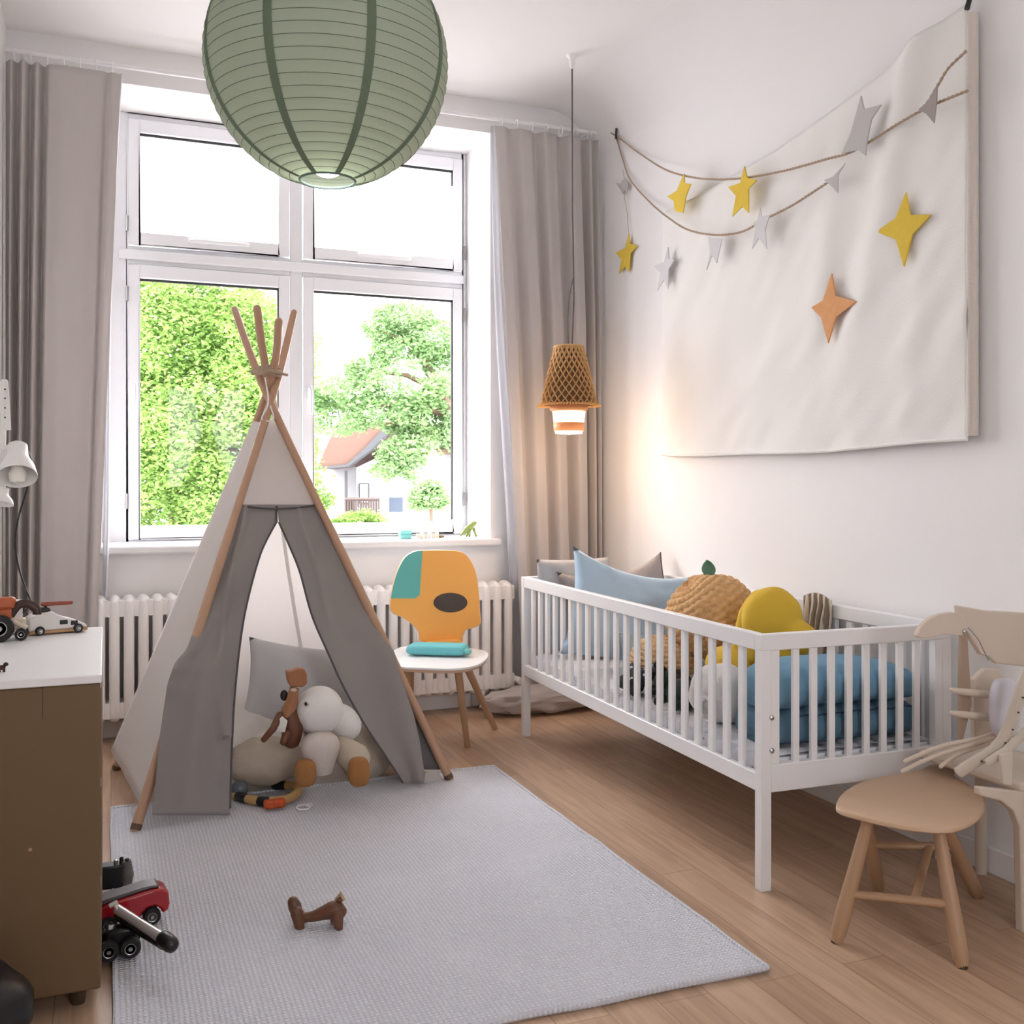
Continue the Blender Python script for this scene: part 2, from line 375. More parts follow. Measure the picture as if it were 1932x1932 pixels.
# curtain cloth gathered on the floor behind the crib foot
def puddle(d, t, a): return 1+.18*noise.noise(d*3.1+V((4,2,1)))+.05*math.sin(a*9+d.z*4)
pud = MB().ball((2.22, 5.08, .075), V((.36,0,0)), V((0,.11,0)), V((0,0,.075)), 64, 24, puddle)
tag(pud.build('bundled_cloth', M['curtain'], None), 'crumpled grey cloth bundle lying on the floor below the right curtain', 'cloth')
# ------------------------------------------------------------------ paper lantern
LZ = 2.92; lc = at(618, 120, LZ); LR = 230*LZ/F*.985
lan = thing('paper_lantern', 'large round green paper lantern hanging from the ceiling', 'pendant lamp', (lc.x, lc.y, ZC))
M['paper'] = mat('green_paper', (.56,.61,.51), .85, var=.03, trans=.5)
M['band'] = mat('green_band', (.16,.21,.145), .9, var=.15, nscale=200, trans=.2)
prof = []; t0 = math.asin(.225); NR = 30; ang0 = math.radians(-8)
rings = []
for i in range(NR+1):
    t = PI-t0 - (PI-2*t0)*i/NR; rings.append(t)
for i in range(NR):
    for k in range(4):
        t = rings[i]+(rings[i+1]-rings[i])*k/4; q = 1-.006*math.sin(PI*k/4)
        prof.append((LR*math.sin(t)*q, LR*math.cos(t)*q))
prof.append((LR*math.sin(rings[-1]), LR*math.cos(rings[-1])))
MB().lathe(lc, prof, 64, close=False).build('paper_shade', M['paper'], lan, solid=.001, fix=False)
for t in rings:
    MB().ring(lc+V((0,0,LR*math.cos(t))), LR*math.sin(t)*1.0, .0011, n=64, m=5).build('hoop', M['band'], lan, fix=False)
base_a = math.atan2(-lc.y, -lc.x)      # towards the viewer's side of the room
for k in range(8):
    a0 = base_a+math.radians(-26+45*k)
    def fn(a, b, a0=a0):
        t = t0+.02+(PI-2*t0-.04)*b; wd = .0125/(LR*math.sin(t)+1e-6)*(.5+.5*math.sin(t))
        an = a0+(a-.5)*2*wd; r = LR*1.0035
        return lc+V((math.sin(t)*math.cos(an)*r, math.sin(t)*math.sin(an)*r, math.cos(t)*r))
    MB().grid(fn, 2, 60).build('vertical_band', M['band'], lan, fix=False)
for s in (-1, 1):
    MB().ring(lc+V((0,0,s*LR*math.cos(t0))), LR*math.sin(t0)*1.01, .004, n=40, m=8).build('rim', mat('dark_green_rim', (.1,.15,.14), .5, var=0), lan)
MB().tube([lc+V((0,0,LR*.97)), V((lc.x, lc.y, ZC))], .004, 8).build('cord', M['white'], lan)
MB().lathe((lc.x, lc.y, ZC-.05), [(.012,0),(.04,.012),(.045,.05)], 20).build('ceiling_rose', M['white'], lan)
MB().ball(lc-V((0,0,LR*.8)), V((.056,0,0)), V((0,.056,0)), V((0,0,.05)), 24, 16).build('light_bulb', mat('lantern_fill_glow', (.85,.85,.85), .3, var=0, emis=LANT, ecol=(1,.97,.92)), lan)  # glow added low in the lantern to whiten its opening and brighten the paper
MB().tube([lc+V((-.0,0,LR*.97)), lc-V((0,0,LR*.8-.045))], .012, 8).build('bulb_holder', M['white'], lan)
# ------------------------------------------------------------------ rug
RX0, RX1, RY0, RY1 = .02, 1.57, 2.185, 4.16
def rugz(x, y):
    z = .010
    z += .004*math.exp(-((y-2.85-.25*(x-.6))/.05)**2)*max(0, math.sin((x+.1)*2.2))
    z += .003*math.exp(-((y-3.02-.12*(x-.6))/.04)**2)
    z += .003*math.exp(-((y-2.52+.05*x)/.06)**2)
    return z+.0015*noise.noise(V((x*3, y*3, 0)))
def rfn(a, b):
    x = RX0+(RX1-RX0)*a; y = RY0+(RY1-RY0)*b
    x += .006*noise.noise(V((y*4, 1, a*2)))*(1 if a in (0, 1) else abs(2*a-1)); y += .006*noise.noise(V((x*5, 7, b)))*abs(2*b-1)
    if b < .5: y -= .02*(a-.5)*(1-2*b)
    return V((x, y, rugz(x, y)))
rg = thing('rug', 'pale grey woven rug in the middle of the wooden floor', 'rug', (.8, 3.2, 0))
mb = MB().grid(rfn, 90, 110)
nv = len(mb.v); mb.v += [V((p.x, p.y, .001)) for p in mb.v]; nf = [tuple(reversed([i+nv for i in f_])) for f_ in mb.f]
W_, H_ = 91, 111
edge = [i for i in range(W_)]+[j*W_+W_-1 for j in range(1, H_)]+[(H_-1)*W_+i for i in range(W_-2, -1, -1)]+[j*W_ for j in range(H_-2, 0, -1)]
mb.f += nf+[(edge[i], edge[(i+1) % len(edge)], edge[(i+1) % len(edge)]+nv, edge[i]+nv) for i in range(len(edge))]
mb.build('woven_field', M['rug'], rg, fix=False)
def hem(pts): return MB().tube(pts, .0075, 7, sq=.8)
hem([rfn(i/30, 0) for i in range(31)]).build('hem', M['rug'], rg); hem([rfn(1, i/40) for i in range(41)]).build('hem', M['rug'], rg)
hem([rfn(0, i/40) for i in range(41)]).build('hem', M['rug'], rg); hem([rfn(i/30, 1) for i in range(31)]).build('hem', M['rug'], rg)
fr = MB()
for i in range(95):
    p = rfn(i/94, 1); q = p+V((random.uniform(-.006,.006), random.uniform(.012,.028), -.006)); fr.tube([p+V((0,0,-.002)), q], .0013, 4)
tag(fr.build('fringe', M['rug'], rg), kind='stuff')
# ------------------------------------------------------------------ teepee
tp = thing('play_teepee', 'white canvas play teepee with grey door flaps and wooden poles', 'teepee', (.65, 4.37, .01))
FL, FR, BL, BR = V((.097,3.866,.012)), V((1.332,4.044,.012)), V((.04,4.753,.002)), V((1.13,4.80,.002))
KX = V((.64,4.37,1.612)); KT = V((.64,4.37,1.72))
tops = {}
def pole(b, topuv, tz, nm):
    t = at(topuv[0], topuv[1], tz)
    k = KX + (t-KX)*0  # poles lean through the knot
    d1 = (KX-b); off = {'FL': V((.01,-.022,0)), 'FR': V((-.01,-.02,0)), 'BL': V((-.012,.02,0)), 'BR': V((.012,.018,0))}[nm]
    pts = catmull([b, b+(KX+off-b)*.5, KX+off, t], 6)
    MB().tube(pts, [.0185]*8+[.0165]*(len(pts)-8), 12, round_ends=True).build('pole', M['pine'], tp)
    MB().tube([b+V((0,0,-.0)), b+(KX-b)*.012], .0192, 12).build('rubber_foot', mat('brown_foot', (.12,.07,.04), .7, var=0), tp)
pole(FL, (554,590), 4.50, 'FL'); pole(FR, (443,584), 4.52, 'FR'); pole(BL, (526,606), 4.15, 'BL'); pole(BR, (485,582), 4.15, 'BR')
for i in range(5):
    MB().ring(KT+V((-.005,0,-.016+.009*i)), .054-.002*i, .0048, V((1,0,.08*(i-2))).normalized(), V((0,1,.05)).normalized(), 24, 7).build('rope_lashing', M['rope'], tp)
MB().tube(catmull([at(470,700,4.2), at(490,706,4.2), at(510,700,4.2), at(543,708,4.2)], 5), .0055, 6).build('rope_end', M['rope'], tp)
MB().tube(catmull([at(500,712,4.22), at(506,760,4.22), at(494,790,4.22), at(516,792,4.22), at(510,765,4.22)], 5), .003, 6).build('tie_cord', M['white'], tp)
nrm = (FR-FL).cross(KX-FL).normalized()
if nrm.dot(O-KX) < 0: nrm = -nrm
def panel(A, B, za, zb, sag, out, name, m=None, nu=24, nv=36, po=0):
    def fn(a, b):
        h = za+(zb-za)*b; pa = A+(KX-A)*(h/KX.z); pb = B+(KX-B)*(h/KX.z)
        p = pa+(pb-pa)*a
        p = p + out*(abs(po)*((1-a) if po > 0 else a) if name == 'side_panel' else po)*(1-.5*b)
        return p + out*(-sag*math.sin(PI*a)*math.sin(PI*min(1, b*1.0))**.6)+out*.006*noise.noise(V((a*4, b*5, sag*90)))*math.sin(PI*a)
    return MB().grid(fn, nu, nv).build(name, m or M['canvas'], tp, solid=.0015, fix=False)
cen = V((.65,4.37,.5))
def outn(A, B):
    n = (B-A).cross(KX-A).normalized(); return n if n.dot((A+B)/2-cen) > 0 else -n
panel(BL, FL, .07, 1.50, -.0, outn(BL, FL), 'side_panel', po=.05)
panel(FR, BR, .05, 1.50, .0, outn(FR, BR), 'side_panel', po=-.03)
panel(BL, BR, .03, 1.50, .0, outn(BL, BR), 'back_panel', po=.024)
MB().box(.20, 1.12, 4.14, 4.70, .0015, .006).build('floor_mat', mat('grey_mat', (.50,.47,.43), .95, var=.04, bump=.2, bscale=150), tp, bevel=.002)
# front: upper white triangle and two grey flaps, laid on the front plane
def tab2(t, pts): return lerpc([(p[0], p[1]) for p in pts], t)
def front(v0f, v1f, Lc, Rc, off, name, m, nu=26, nv=50, solid=.002):
    def fn(a, b):
        v = v1f+(v0f-v1f)*b
        l = tab2(v, Lc); r = tab2(v, Rc); u = l+(r-l)*a
        return onP(u, v, KX, nrm, off(a, (v-v0f)/(v1f-v0f), u, v))
    return MB().grid(fn, nu, nv).build(name, m, tp, solid=solid, fix=False)
poleL = [(700,508),(1572,255)]; poleR = [(700,505),(1475,848)]
front(790, 958, [(790,493),(958,444)], [(790,521),(958,599)], lambda a,t,u,v: .002-.012*math.sin(PI*a)*t, 'door_header', M['canvas'])
front(952, 992, [(952,439),(992,427)], [(952,604),(992,620)], lambda a,t,u,v: .004, 'door_facing', M['grey_cloth'], nv=4) if False else None
sL = catmull([(0,985,522),(0,1010,508),(0,1050,490),(0,1130,468),(0,1200,455),(0,1300,444),(0,1400,438),(0,1540,434)], 5)
innL = [(940,522)]+[(p.y, p.z) for p in sL]
outL = [(940,449),(1000,430),(1100,394),(1190,366),(1225,352),(1250,330),(1290,316),(1400,300),(1480,293),(1545,287)]
def offL(a, t, u, v):
    g = max(0, min(1, (v-1180)/80)); q = .004+.05*g*(1-a*.5)
    q += .012*math.sin(a*11+t*3)*g + .010*math.sin((a*1.0+t*1.6)*9)*(1-g)*t*3
    q += .018*math.exp(-((a-.55-.9*(t-.35))/.09)**2)*(t < .75)
    return q + (.02*math.exp(-((v-1262)/14)**2)*math.exp(-(a/.25)**2))+(.02*math.exp(-((v-1300)/14)**2)*math.exp(-(a/.3)**2))
front(952, 1538, outL, innL, offL, 'door_flap', M['grey_cloth'], 44, 70)
sR = catmull([(0,985,526),(0,1030,546),(0,1080,566),(0,1160,588),(0,1230,618),(0,1300,650),(0,1370,690),(0,1430,730),(0,1484,765)], 5)
innR = [(940,522)]+[(p.y, p.z) for p in sR]
outR = [(940,597),(1000,624),(1100,667),(1180,704),(1205,725),(1230,744),(1270,754),(1350,781),(1400,792),(1460,801),(1484,800)]
def offR(a, t, u, v):
    g = max(0, min(1, (v-1150)/90)); q = .004+.045*g*(.5+a*.5)
    return q + .014*math.sin(a*7+t*2)*g+.014*math.exp(-((a-.35+.5*(t-.3))/.1)**2)*(1-g)
front(952, 1478, innR, outR, offR, 'door_flap', M['grey_cloth'], 40, 70)
# inner canvas between turned-back flap and right pole, its shade painted dark grey
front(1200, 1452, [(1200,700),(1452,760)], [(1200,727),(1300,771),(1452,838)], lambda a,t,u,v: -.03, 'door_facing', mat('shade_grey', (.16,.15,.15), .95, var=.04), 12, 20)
front(1452, 1480, [(1452,812),(1480,775)], [(1452,826),(1480,838)], lambda a,t,u,v: .004, 'floor_hem', M['canvas'], 8, 4)
def edge_t(pts, offv, nm): MB().tube([onP(u, v, KX, nrm, o_) for (u, v, o_) in pts], .0042, 6).build(nm, M['grey_edge'], tp)
edge_t([(tab2(v, innL), v, offL(1, (v-952)/586, 0, v)+.002) for v in range(985, 1536, 12)], 0, 'flap_binding')
edge_t([(tab2(v, innR), v, offR(0, (v-952)/526, 0, v)+.002) for v in range(985, 1478, 12)], 0, 'flap_binding')
edge_t([(448+(597-448)*i/14, 953+7*math.sin(PI*i/14), .016) for i in range(15)], 0, 'flap_binding')
edge_t([(522, v, .012) for v in (955, 970, 986)], 0, 'flap_binding')
# strap tie on the left pole, seam cord on the back panel
bp = [onP(u, v, BL+(BR-BL)*.5, outn(BL, BR)*-1, -.0) for (u, v) in ((512,800),(533,1000),(552,1130),(570,1240),(580,1330))]
bq = catmull(bp, 6)
MB().grid(lambda a, b: bq[min(len(bq)-1, int(b*(len(bq)-1)+.5))]+V(((a-.5)*.016, -.004, 0)), 1, len(bq)-1).build('back_seam', mat('seam_tape', (.7,.68,.66), .9, var=0, trans=.7), tp, fix=False)
# ------------------------------------------------------------------ cove between right wall and ceiling
cv = MB(); R_ = .28
pts = [V((XR-R_+R_*math.sin(a), 0, ZC-R_+R_*math.cos(a))) for a in [i*PI/2/12 for i in range(13)]]+[V((XR, 0, ZC))]
cv.prism([p+V((0,YR,0)) for p in pts], V((0, YB-YR, 0)))
struct(cv, 'trim_2', M['wall'])
# ------------------------------------------------------------------ chest
chest = thing('chest_of_drawers', 'tall brown chest with a white top in the left foreground', 'chest', (-.23, 3.02, 0))
M['brown'] = mat('brown_board', (.145,.088,.040), .55, var=.05, nscale=3)
M['brown_leg'] = mat('dark_brown_leg', (.06,.035,.02), .5, var=.05)
cx0, cx1, cy0, cy1 = XL+.02, -.012, 2.60, 3.45
bm_ = MB().box(cx0, cx1, cy0, cy1, .05, .776); bm_.build('cabinet_body', M['brown'], chest, bevel=.006)
MB().box(cx0-.0, cx1+.003, cy0-.008, cy1+.004, .776, .796).build('cabinet_top', M['white'], chest, bevel=.003)
for x in (cx0+.05, cx1-.05):
    for y in (cy0+.06, cy1-.06): MB().tube([(x,y,.0),(x,y,.052)], [.016,.022], 12).build('leg', M['brown_leg'], chest)
for k in range(3):
    z0 = .075+.235*k
    d = MB().box(cx1-.002, cx1+.002, cy0+.02, cy1-.02, z0, z0+.215).build('drawer', M['brown'], chest, bevel=.003)
for (u, v) in ((113,1285), (57,1603)):
    p = onY(u, v, cy0-.0005)
    if v > 1300: MB().lathe(p, [(.004,-.0008),(.004,.0008)], 12, V((1,0,0)), V((0,0,1)), V((0,-1,0))).build('peg_hole', mat('pale_plug', (.4,.27,.15), .6, var=0), chest)
MB().box(-.138, -.136, cy0-.0006, cy0+.001, .70, .776).build('panel_joint', M['brown_leg'], chest)
# black bag in the corner
def bagf(d, t, a): return 1+.06*noise.noise(d*2.5)
tag(MB().ball((-.33, 2.44, .120), V((.185,0,0)), V((0,.13,0)), V((0,0,.12)), 32, 20, bagf).build('floor_bag', M['black'], None), 'black rounded bag lying in front of the brown chest', 'bag')
# ------------------------------------------------------------------ desk lamp with two heads
lamp = thing('desk_lamp', 'white desk lamp with two shades standing on the brown chest', 'lamp', (-.28, 3.33, .796))
M['lampw'] = mat('lamp_enamel', (.80,.79,.77), .3, var=.01)
pz = 2.97
MB().lathe((-.36, 3.39, .797), [(.055,0),(.055,.012),(.012,.02)], 24).build('base', M['lampw'], lamp)
MB().tube([(-.36,3.39,.81), (-.335,3.36,1.15), at(5,930,pz), at(6,845,pz), at(8,716,pz)], .008, 8).build('pole', M['lampw'], lamp)
br = MB(); 
a_, b_ = at(6,718,pz), at(12,812,pz)
br.obox((a_+b_)/2, V((.013,0,0)), V((0,.004,0)), (a_-b_)/2).build('bracket', M['lampw'], lamp, bevel=.003)
for i, v in enumerate((735, 752, 770, 788)):
    MB().lathe(at(10,v,pz)-V((0,.008,0)), [(.0025,0),(.0025,.002)], 8, V((1,0,0)), V((0,0,1)), V((0,-1,0))).build('bracket_hole', M['black'], lamp)
def shade(c, ax, L, r0, r1, nm='lamp_shade'):
    az = ax.normalized(); x = az.cross(V((0,1,0))).normalized(); y = az.cross(x)
    pr = [(.001,0),(r0*.8,.004),(r0,L*.08),(r0*1.05,L*.35),(r0*1.25,L*.5),(r1*.88,L*.72),(r1,L*.96),(r1,L),(r1*.96,L*.97),(r1*.8,L*.7),(r0,L*.45)]
    s = MB().lathe(c, pr, 32, x, y, az, close=False).build(nm, M['lampw'], lamp)
    return s
top = at(33, 838, 2.93); bot = at(33, 905, 2.86)
shade(top, bot-top, .118, .027, .052)
MB().tube([at(6,846,pz), at(20,842,2.95), top+V((0,0,-.01))], .006, 8).build('lamp_arm', M['lampw'], lamp)
MB().lathe(at(33,900,2.87), [(.001,-.02),(.02,-.012),(.024,.01),(.012,.035)], 14).build('light_bulb', mat('bulb2', (.8,.78,.72), .3, var=0), lamp)
shade(at(4,918,2.96), V((-.2,-.25,-1)), .05, .02, .042)
MB().tube(catmull([top+V((0,.03,.01)), at(60,880,3.1), at(30,1000,3.2), at(38,1080,3.25), V((-.18,3.435,.80))], 6), .003, 6).build('cable', M['black'], lamp)
# ------------------------------------------------------------------ things on the chest
TZ = .7965
def wheel(mb_parent, c, r, w, ax=V((0,1,0)), tyre='rubber', hub='steel', nm='wheel'):
    x = V((0,0,1)).cross(ax); 
    if x.length < .1: x = V((1,0,0))
    x = x.normalized(); y = ax.cross(x).normalized()
    t = MB().lathe(c, [(r*.55,-w*.5),(r*.9,-w*.5),(r,-w*.32),(r,w*.32),(r*.9,w*.5),(r*.55,w*.5)], 28, x, y, ax).build(nm, M[tyre], mb_parent)
    MB().lathe(c, [(.001,-w*.53),(r*.2,-w*.55),(r*.22,-w*.5),(r*.48,-w*.5),(r*.55,-w*.53),(r*.55,w*.53),(r*.48,w*.5),(r*.2,w*.52),(.001,w*.55)], 20, x, y, ax).build('hub_cap', M[hub], t)
    return t
M['toyw'] = mat('toy_white', (.72,.69,.66), .35, var=.03)
M['orange'] = mat('toy_orange', (.42,.10,.035), .4, var=.25, nscale=30)
M['rust'] = mat('rust_red', (.28,.06,.03), .45, var=.15, nscale=30)
M['tan'] = mat('tan_wood', (.42,.24,.11), .5, var=.1)
M['ivory'] = mat('ivory_plastic', (.55,.47,.36), .45, var=.1, nscale=40)
# white race car
c0 = onZ(64,1200,TZ); c1 = onZ(160,1192,TZ)
car = thing('toy_car', 'white low toy race car with a tan base on the white chest top', 'toy car', (c0+c1)/2)
ax = (c1-c0).normalized(); ax.z = 0; ay = V((-ax.y, ax.x, 0)); L = (c1-c0).length; mid = (c0+c1)/2+ay*.035; mid.z = TZ
def P3(a, b, c): return mid+ax*a+ay*b+V((0,0,c))
side = [(-.085,.012),(-.085,.05),(-.06,.064),(-.02,.068),(.01,.05),(.05,.036),(.078,.022),(.08,.012)]
MB().prism([P3(a,-.032,c) for a,c in side], ay*.064).build('car_body', M['toyw'], car, bevel=.006)
MB().prism([P3(a,-.036,c) for a,c in [(-.082,.0125),(-.082,.004),(.078,.004),(.082,.0125)]], ay*.072).build('chassis', M['tan'], car, bevel=.002)
for (a, w_) in ((.012,.018),(.042,.016)):
    MB().obox(P3(a,-.0325,.030 if a>.03 else .034), ax*w_*.62, ay*.0012, V((0,0,.0065))).build('window', M['black'], car, bevel=.002)
MB().prism([P3(a,-.02,c) for a,c in [(-.058,.0652),(-.02,.069),(-.025,.078),(-.05,.078)]], ay*.04).build('cabin', M['black'], car, bevel=.003)
for a in (-.055, .052):
    for s in (-1, 1): wheel(car, P3(a, s*.036, .0135), .0133, .010, ay)
MB().obox(P3(.0,-.0,.088), ax*.045, ay*.007, V((0,0,.006))).build('roof_bar', M['rust'], car, bevel=.004)
MB().tube([P3(-.035,0,.07), P3(-.03,0,.088)], .004, 8).build('bar_post', M['black'], car)
# orange tractor with one large black wheel
tc_ = onZ(2,1212,TZ); trc = thing('toy_tractor', 'orange toy tractor with a large black wheel at the left end of the chest top', 'toy tractor', tc_)
tm = tc_+V((0,.02,0))
wheel(trc, tm+V((-.005,-.01,.038)), .038, .022)
wheel(trc, tm+V((-.005,.06,.038)), .038, .022)
MB().box(tm.x-.06, tm.x+.06, tm.y+.005, tm.y+.045, TZ+.03, TZ+.062).build('tractor_body', M['ivory'], trc, bevel=.006)
MB().obox(tm+V((.0,.025,.105)), V((.035,0,.002)), V((0,.02,0)), V((0,0,.018))).build('cab', M['orange'], trc, bevel=.012)
MB().box(tm.x-.03, tm.x+.025, tm.y+.01, tm.y+.04, TZ+.062, TZ+.09).build('cab_frame', M['orange'], trc, bevel=.004)
MB().tube(catmull([tm+V((.02,.02,.07)), tm+V((.04,.02,.098)), tm+V((.065,.02,.102)), tm+V((.088,.02,.085)), tm+V((.09,.02,.07))], 5), .012, 10, sq=.7).build('bucket_arm', mat('dark_toy', (.04,.015,.01), .4, var=0), trc)
wheel(trc, tm+V((.05,.0,.017)), .017, .012)
wheel(trc, tm+V((.05,.05,.017)), .017, .012)
MB().tube([tm+V((.03,-.0,.055)), tm+V((.065,-.0,.035))], .007, 8).build('exhaust', M['ivory'], trc)
# small dark figure
p = onZ(4,1268,TZ); fg = thing('toy_figure', 'tiny dark toy figure near the front edge of the chest top', 'toy', p)
MB().ball(p+V((-.002,.0,.011)), V((.010,0,0)), V((0,.007,0)), V((0,0,.006)), 14, 10).tube([p+V((-.006,0,.008)), p+V((-.006,0,0))], .003, 6).tube([p+V((.004,0,.008)), p+V((.004,0,0))], .003, 6).build('figure_body', mat('dark_red', (.05,.01,.008), .5, var=0), fg)
MB().ball(p+V((.008,0,.018)), V((.006,0,0)), V((0,.005,0)), V((0,0,.005)), 12, 8).build('head', M['black'], fg)
# pot and plant at the back of the chest
p = V((-.235,3.40,TZ)); p = onY(15,1100,3.40)
jar = thing('storage_jar', 'clear ribbed white jar at the back of the chest', 'jar', (p.x, 3.40, TZ))
MB().lathe((p.x,3.40,TZ), [(.035,0),(.04,.005),(.04,.085),(.036,.088),(.036,.01),(.001,.008)], 24, close=False).build('jar_body', mat('frosted_white', (.75,.72,.7), .3, var=.05), jar)
MB().lathe((p.x,3.40,TZ+.086), [(.043,0),(.043,.012),(.001,.016)], 24).build('lid', M['lampw'], jar)
q = onY(38,1100,3.42); pl = thing('potted_plant', 'small dark plant in a black pot behind the toys on the chest', 'plant', (q.x, 3.42, TZ))
MB().lathe((q.x,3.42,TZ), [(.012,0),(.016,.04),(.016,.05)], 16).build('pot', M['black'], pl)
lf = MB()
for i in range(26):
    a = random.uniform(0, 6.28); e = random.uniform(.3, 1.3); d = V((math.cos(a)*math.cos(e), math.sin(a)*math.cos(e), math.sin(e)))
    b0 = V((q.x,3.42,TZ+.05)); t_ = b0+d*random.uniform(.02,.05); s_ = d.cross(V((0,0,1))).normalized()*.005
    lf.add([b0, (b0+t_)/2+s_, t_, (b0+t_)/2-s_], [(0,1,2,3)])
lf.build('leaves', mat('dark_leaf', (.03,.05,.02), .6, var=.2), pl, fix=False)
# ------------------------------------------------------------------ chair
chair = thing('chair', 'chair with an orange and teal back and a white seat beside the teepee', 'chair', (1.5, 4.75, 0))
SZ = .425; CY = 4.93
M['chor'] = mat('orange_paint', (.93,.47,.11), .45, var=.01); M['teal'] = mat('teal_paint', (.13,.50,.47), .45, var=.01); M['aqua'] = mat('aqua_cloth', (.16,.56,.62), .8, var=.04)
def bp_(u, v, dy=0): return onY(u, v, CY+dy+(1040-v)*-.00018)
outl = catmull([(795,1039,0),(850,1039,0),(878,1046,0),(896,1075,0),(903,1115,0),(905,1150,0),(905,1178,0),(880,1188,0),(873,1200,0),(870,1212,0),(830,1213,0),(796,1211,0),(790,1192,0),(778,1178,0),(760,1165,0),(739,1154,0),(738,1128,0),(746,1090,0),(760,1058,0),(775,1044,0)], 4, True)
def inset(pts, cx, cy, k): return [V((cx+(p.x-cx)*k, cy+(p.y-cy)*k, 0)) for p in pts]
bk = [bp_(p.x, p.y) for p in outl]
MB().prism(bk, V((0,.014,.002))).build('backrest', M['chor'], chair, ang=30)
MB().prism([bp_(p.x, p.y, .013) for p in inset(outl, 830, 1120, 1.012)], V((0,.006,0))).build('back_shell', M['white'], chair)
tl_ = [p for p in outl if p.x <= 797 and p.y <= 1131 and (p.x < 797)]
tl_.sort(key=lambda p: math.atan2(p.y-1131, p.x-797))
poly = [(797,1039)]+[(p.x, p.y) for p in sorted(tl_, key=lambda p: p.y)]+[(739,1129),(784,1129),(792,1122)]
MB().prism([bp_(a, b, -.0022) for a, b in poly], V((0,.0035,0))).build('teal_panel', M['teal'], chair, ang=20)
ov = [bp_(850+32*math.cos(i*PI/16), 1137+18.5*math.sin(i*PI/16), -.0024) for i in range(32)]
MB().prism(ov, V((0,.004,0))).build('grip_hole', woodmat('dark_oval', (.085,.065,.055), (.06,.045,.04), axis='X'), chair)
seat = catmull([(738,1240,0),(752,1256,0),(800,1260,0),(860,1261,0),(900,1254,0),(920,1240,0),(916,1228,0),(880,1222,0),(800,1217,0),(760,1220,0),(742,1228,0)], 5, True)
sp_ = [onZ(p.x, p.y, SZ) for p in seat]
MB().prism([p-V((0,0,.010)) for p in sp_], V((0,0,.010))).build('seat', M['white'], chair, bevel=.002, ang=30)
cs_ = sum(sp_, V((0,0,0)))/len(sp_)
MB().prism([cs_+(p-cs_)*.97-V((0,0,.024)) for p in sp_], V((0,0,.0138))).build('seat_underside', M['birch'], chair, bevel=.003, ang=30)
def leg(a, b, r0, r1, par, m='beech', nm='leg'): return MB().tube([a, a+(b-a)*.5, b], [r0, (r0+r1)/2, r1], 14).build(nm, M[m], par)
def fl(u, v): p = onZ(u, v, 0); return p
leg(onZ(864,1262,.405), fl(882,1410), .019, .014, chair); leg(onZ(893,1243,.405)+V((-.02,.12,0)), fl(935,1376), .020, .014, chair)
leg(onZ(770,1255,.405), fl(757,1405), .019, .014, chair); leg(onZ(790,1240,.405)+V((0,.14,0)), fl(775,1367), .019, .014, chair)
xs = bp_(832, 1208); 
MB().obox(V((xs.x, 4.93, SZ+.012)), V((.09,0,0)), V((0,.03,0)), V((0,0,.013))).build('back_mount', M['chor'], chair, bevel=.005)
# aqua cushion roll on the seat
cu = thing('seat_cushion', 'aqua folded cushion lying on the white chair seat', 'cushion', cs_)
ca = onZ(766,1230,SZ+.02); cb = onZ(874,1233,SZ+.02)
dx = (cb-ca).normalized(); dy = V((-dx.y, dx.x, 0))
pm = (ca+cb)/2+dy*.065+V((0,0,.008))
MB().obox(pm, dx*(cb-ca).length*.52, dy*.075, V((0,0,.026))).build('pad', M['aqua'], cu, bevel=.022, sub=1)
MB().ball(cb+dx*.012+dy*.03+V((0,0,.004)), dx*.022, dy*.03, V((0,0,.014)), 16, 10).build('end_knot', M['teal'], cu)
# ------------------------------------------------------------------ crib
A_ = math.radians(1.4); KO = V((1.855, 2.60, 0)); kx = V((math.cos(A_), -math.sin(A_), 0)); ky = V((math.sin(A_), math.cos(A_), 0)); kz = V((0,0,1))
CW, CL = .735, 2.055
def K(a, b, c): return KO+kx*a+ky*b+kz*c
def kbox(mb, a0, a1, b0, b1, c0, c1): return mb.obox(K((a0+a1)/2, (b0+b1)/2, (c0+c1)/2), kx*(a1-a0)/2, ky*(b1-b0)/2, kz*(c1-c0)/2)
crib = thing('crib', 'white slatted wooden crib bed standing along the right wall', 'bed', K(CW/2, CL/2, 0))
RT, RB = .785, .30
for (a, b) in ((0,0),(CW-.036,0),(0,CL-.036),(CW-.036,CL-.036)):
    kbox(MB(), a, a+.036, b, b+.036, 0, RT-.001).build('leg', M['white'], crib, bevel=.002)
for a in (0, CW-.03):
    kbox(MB(), a, a+.03, .036, CL-.036, RT-.052, RT-.0005).build('top_rail', M['white'], crib, bevel=.003)
    kbox(MB(), a+.002, a+.028, .036, CL-.036, RB, RB+.055).build('bottom_rail', M['white'], crib, bevel=.003)
for b in (0, CL-.03):
    kbox(MB(), -.001, CW+.001, b-.001, b+.03, RT-.05, RT).build('top_rail', M['white'], crib, bevel=.003)
    kbox(MB(), .036, CW-.036, b, b+.03, RB, RB+.085).build('bottom_rail', M['white'], crib, bevel=.003)
    for a in (.036, CW-.066): kbox(MB(), a, a+.03, b+.0005, b+.0295, RB+.085, RT-.05).build('stile', M['white'], crib, bevel=.002)
for a in (.015, CW-.015):
    for i in range(21):
        b = .036+(CL-.072)*(i+1)/22
        kbox(MB(), a-.008, a+.008, b-.0145, b+.0145, RB+.05, RT-.05).build('slat', M['white'], crib, bevel=.002)
for b in (.015, CL-.015):
    for i in range(8):
        a = .066+(CW-.132)*(i+1)/9
        kbox(MB(), a-.0115, a+.0115, b-.007, b+.007, RB+.08, RT-.045).build('slat', M['white'], crib, bevel=.002)
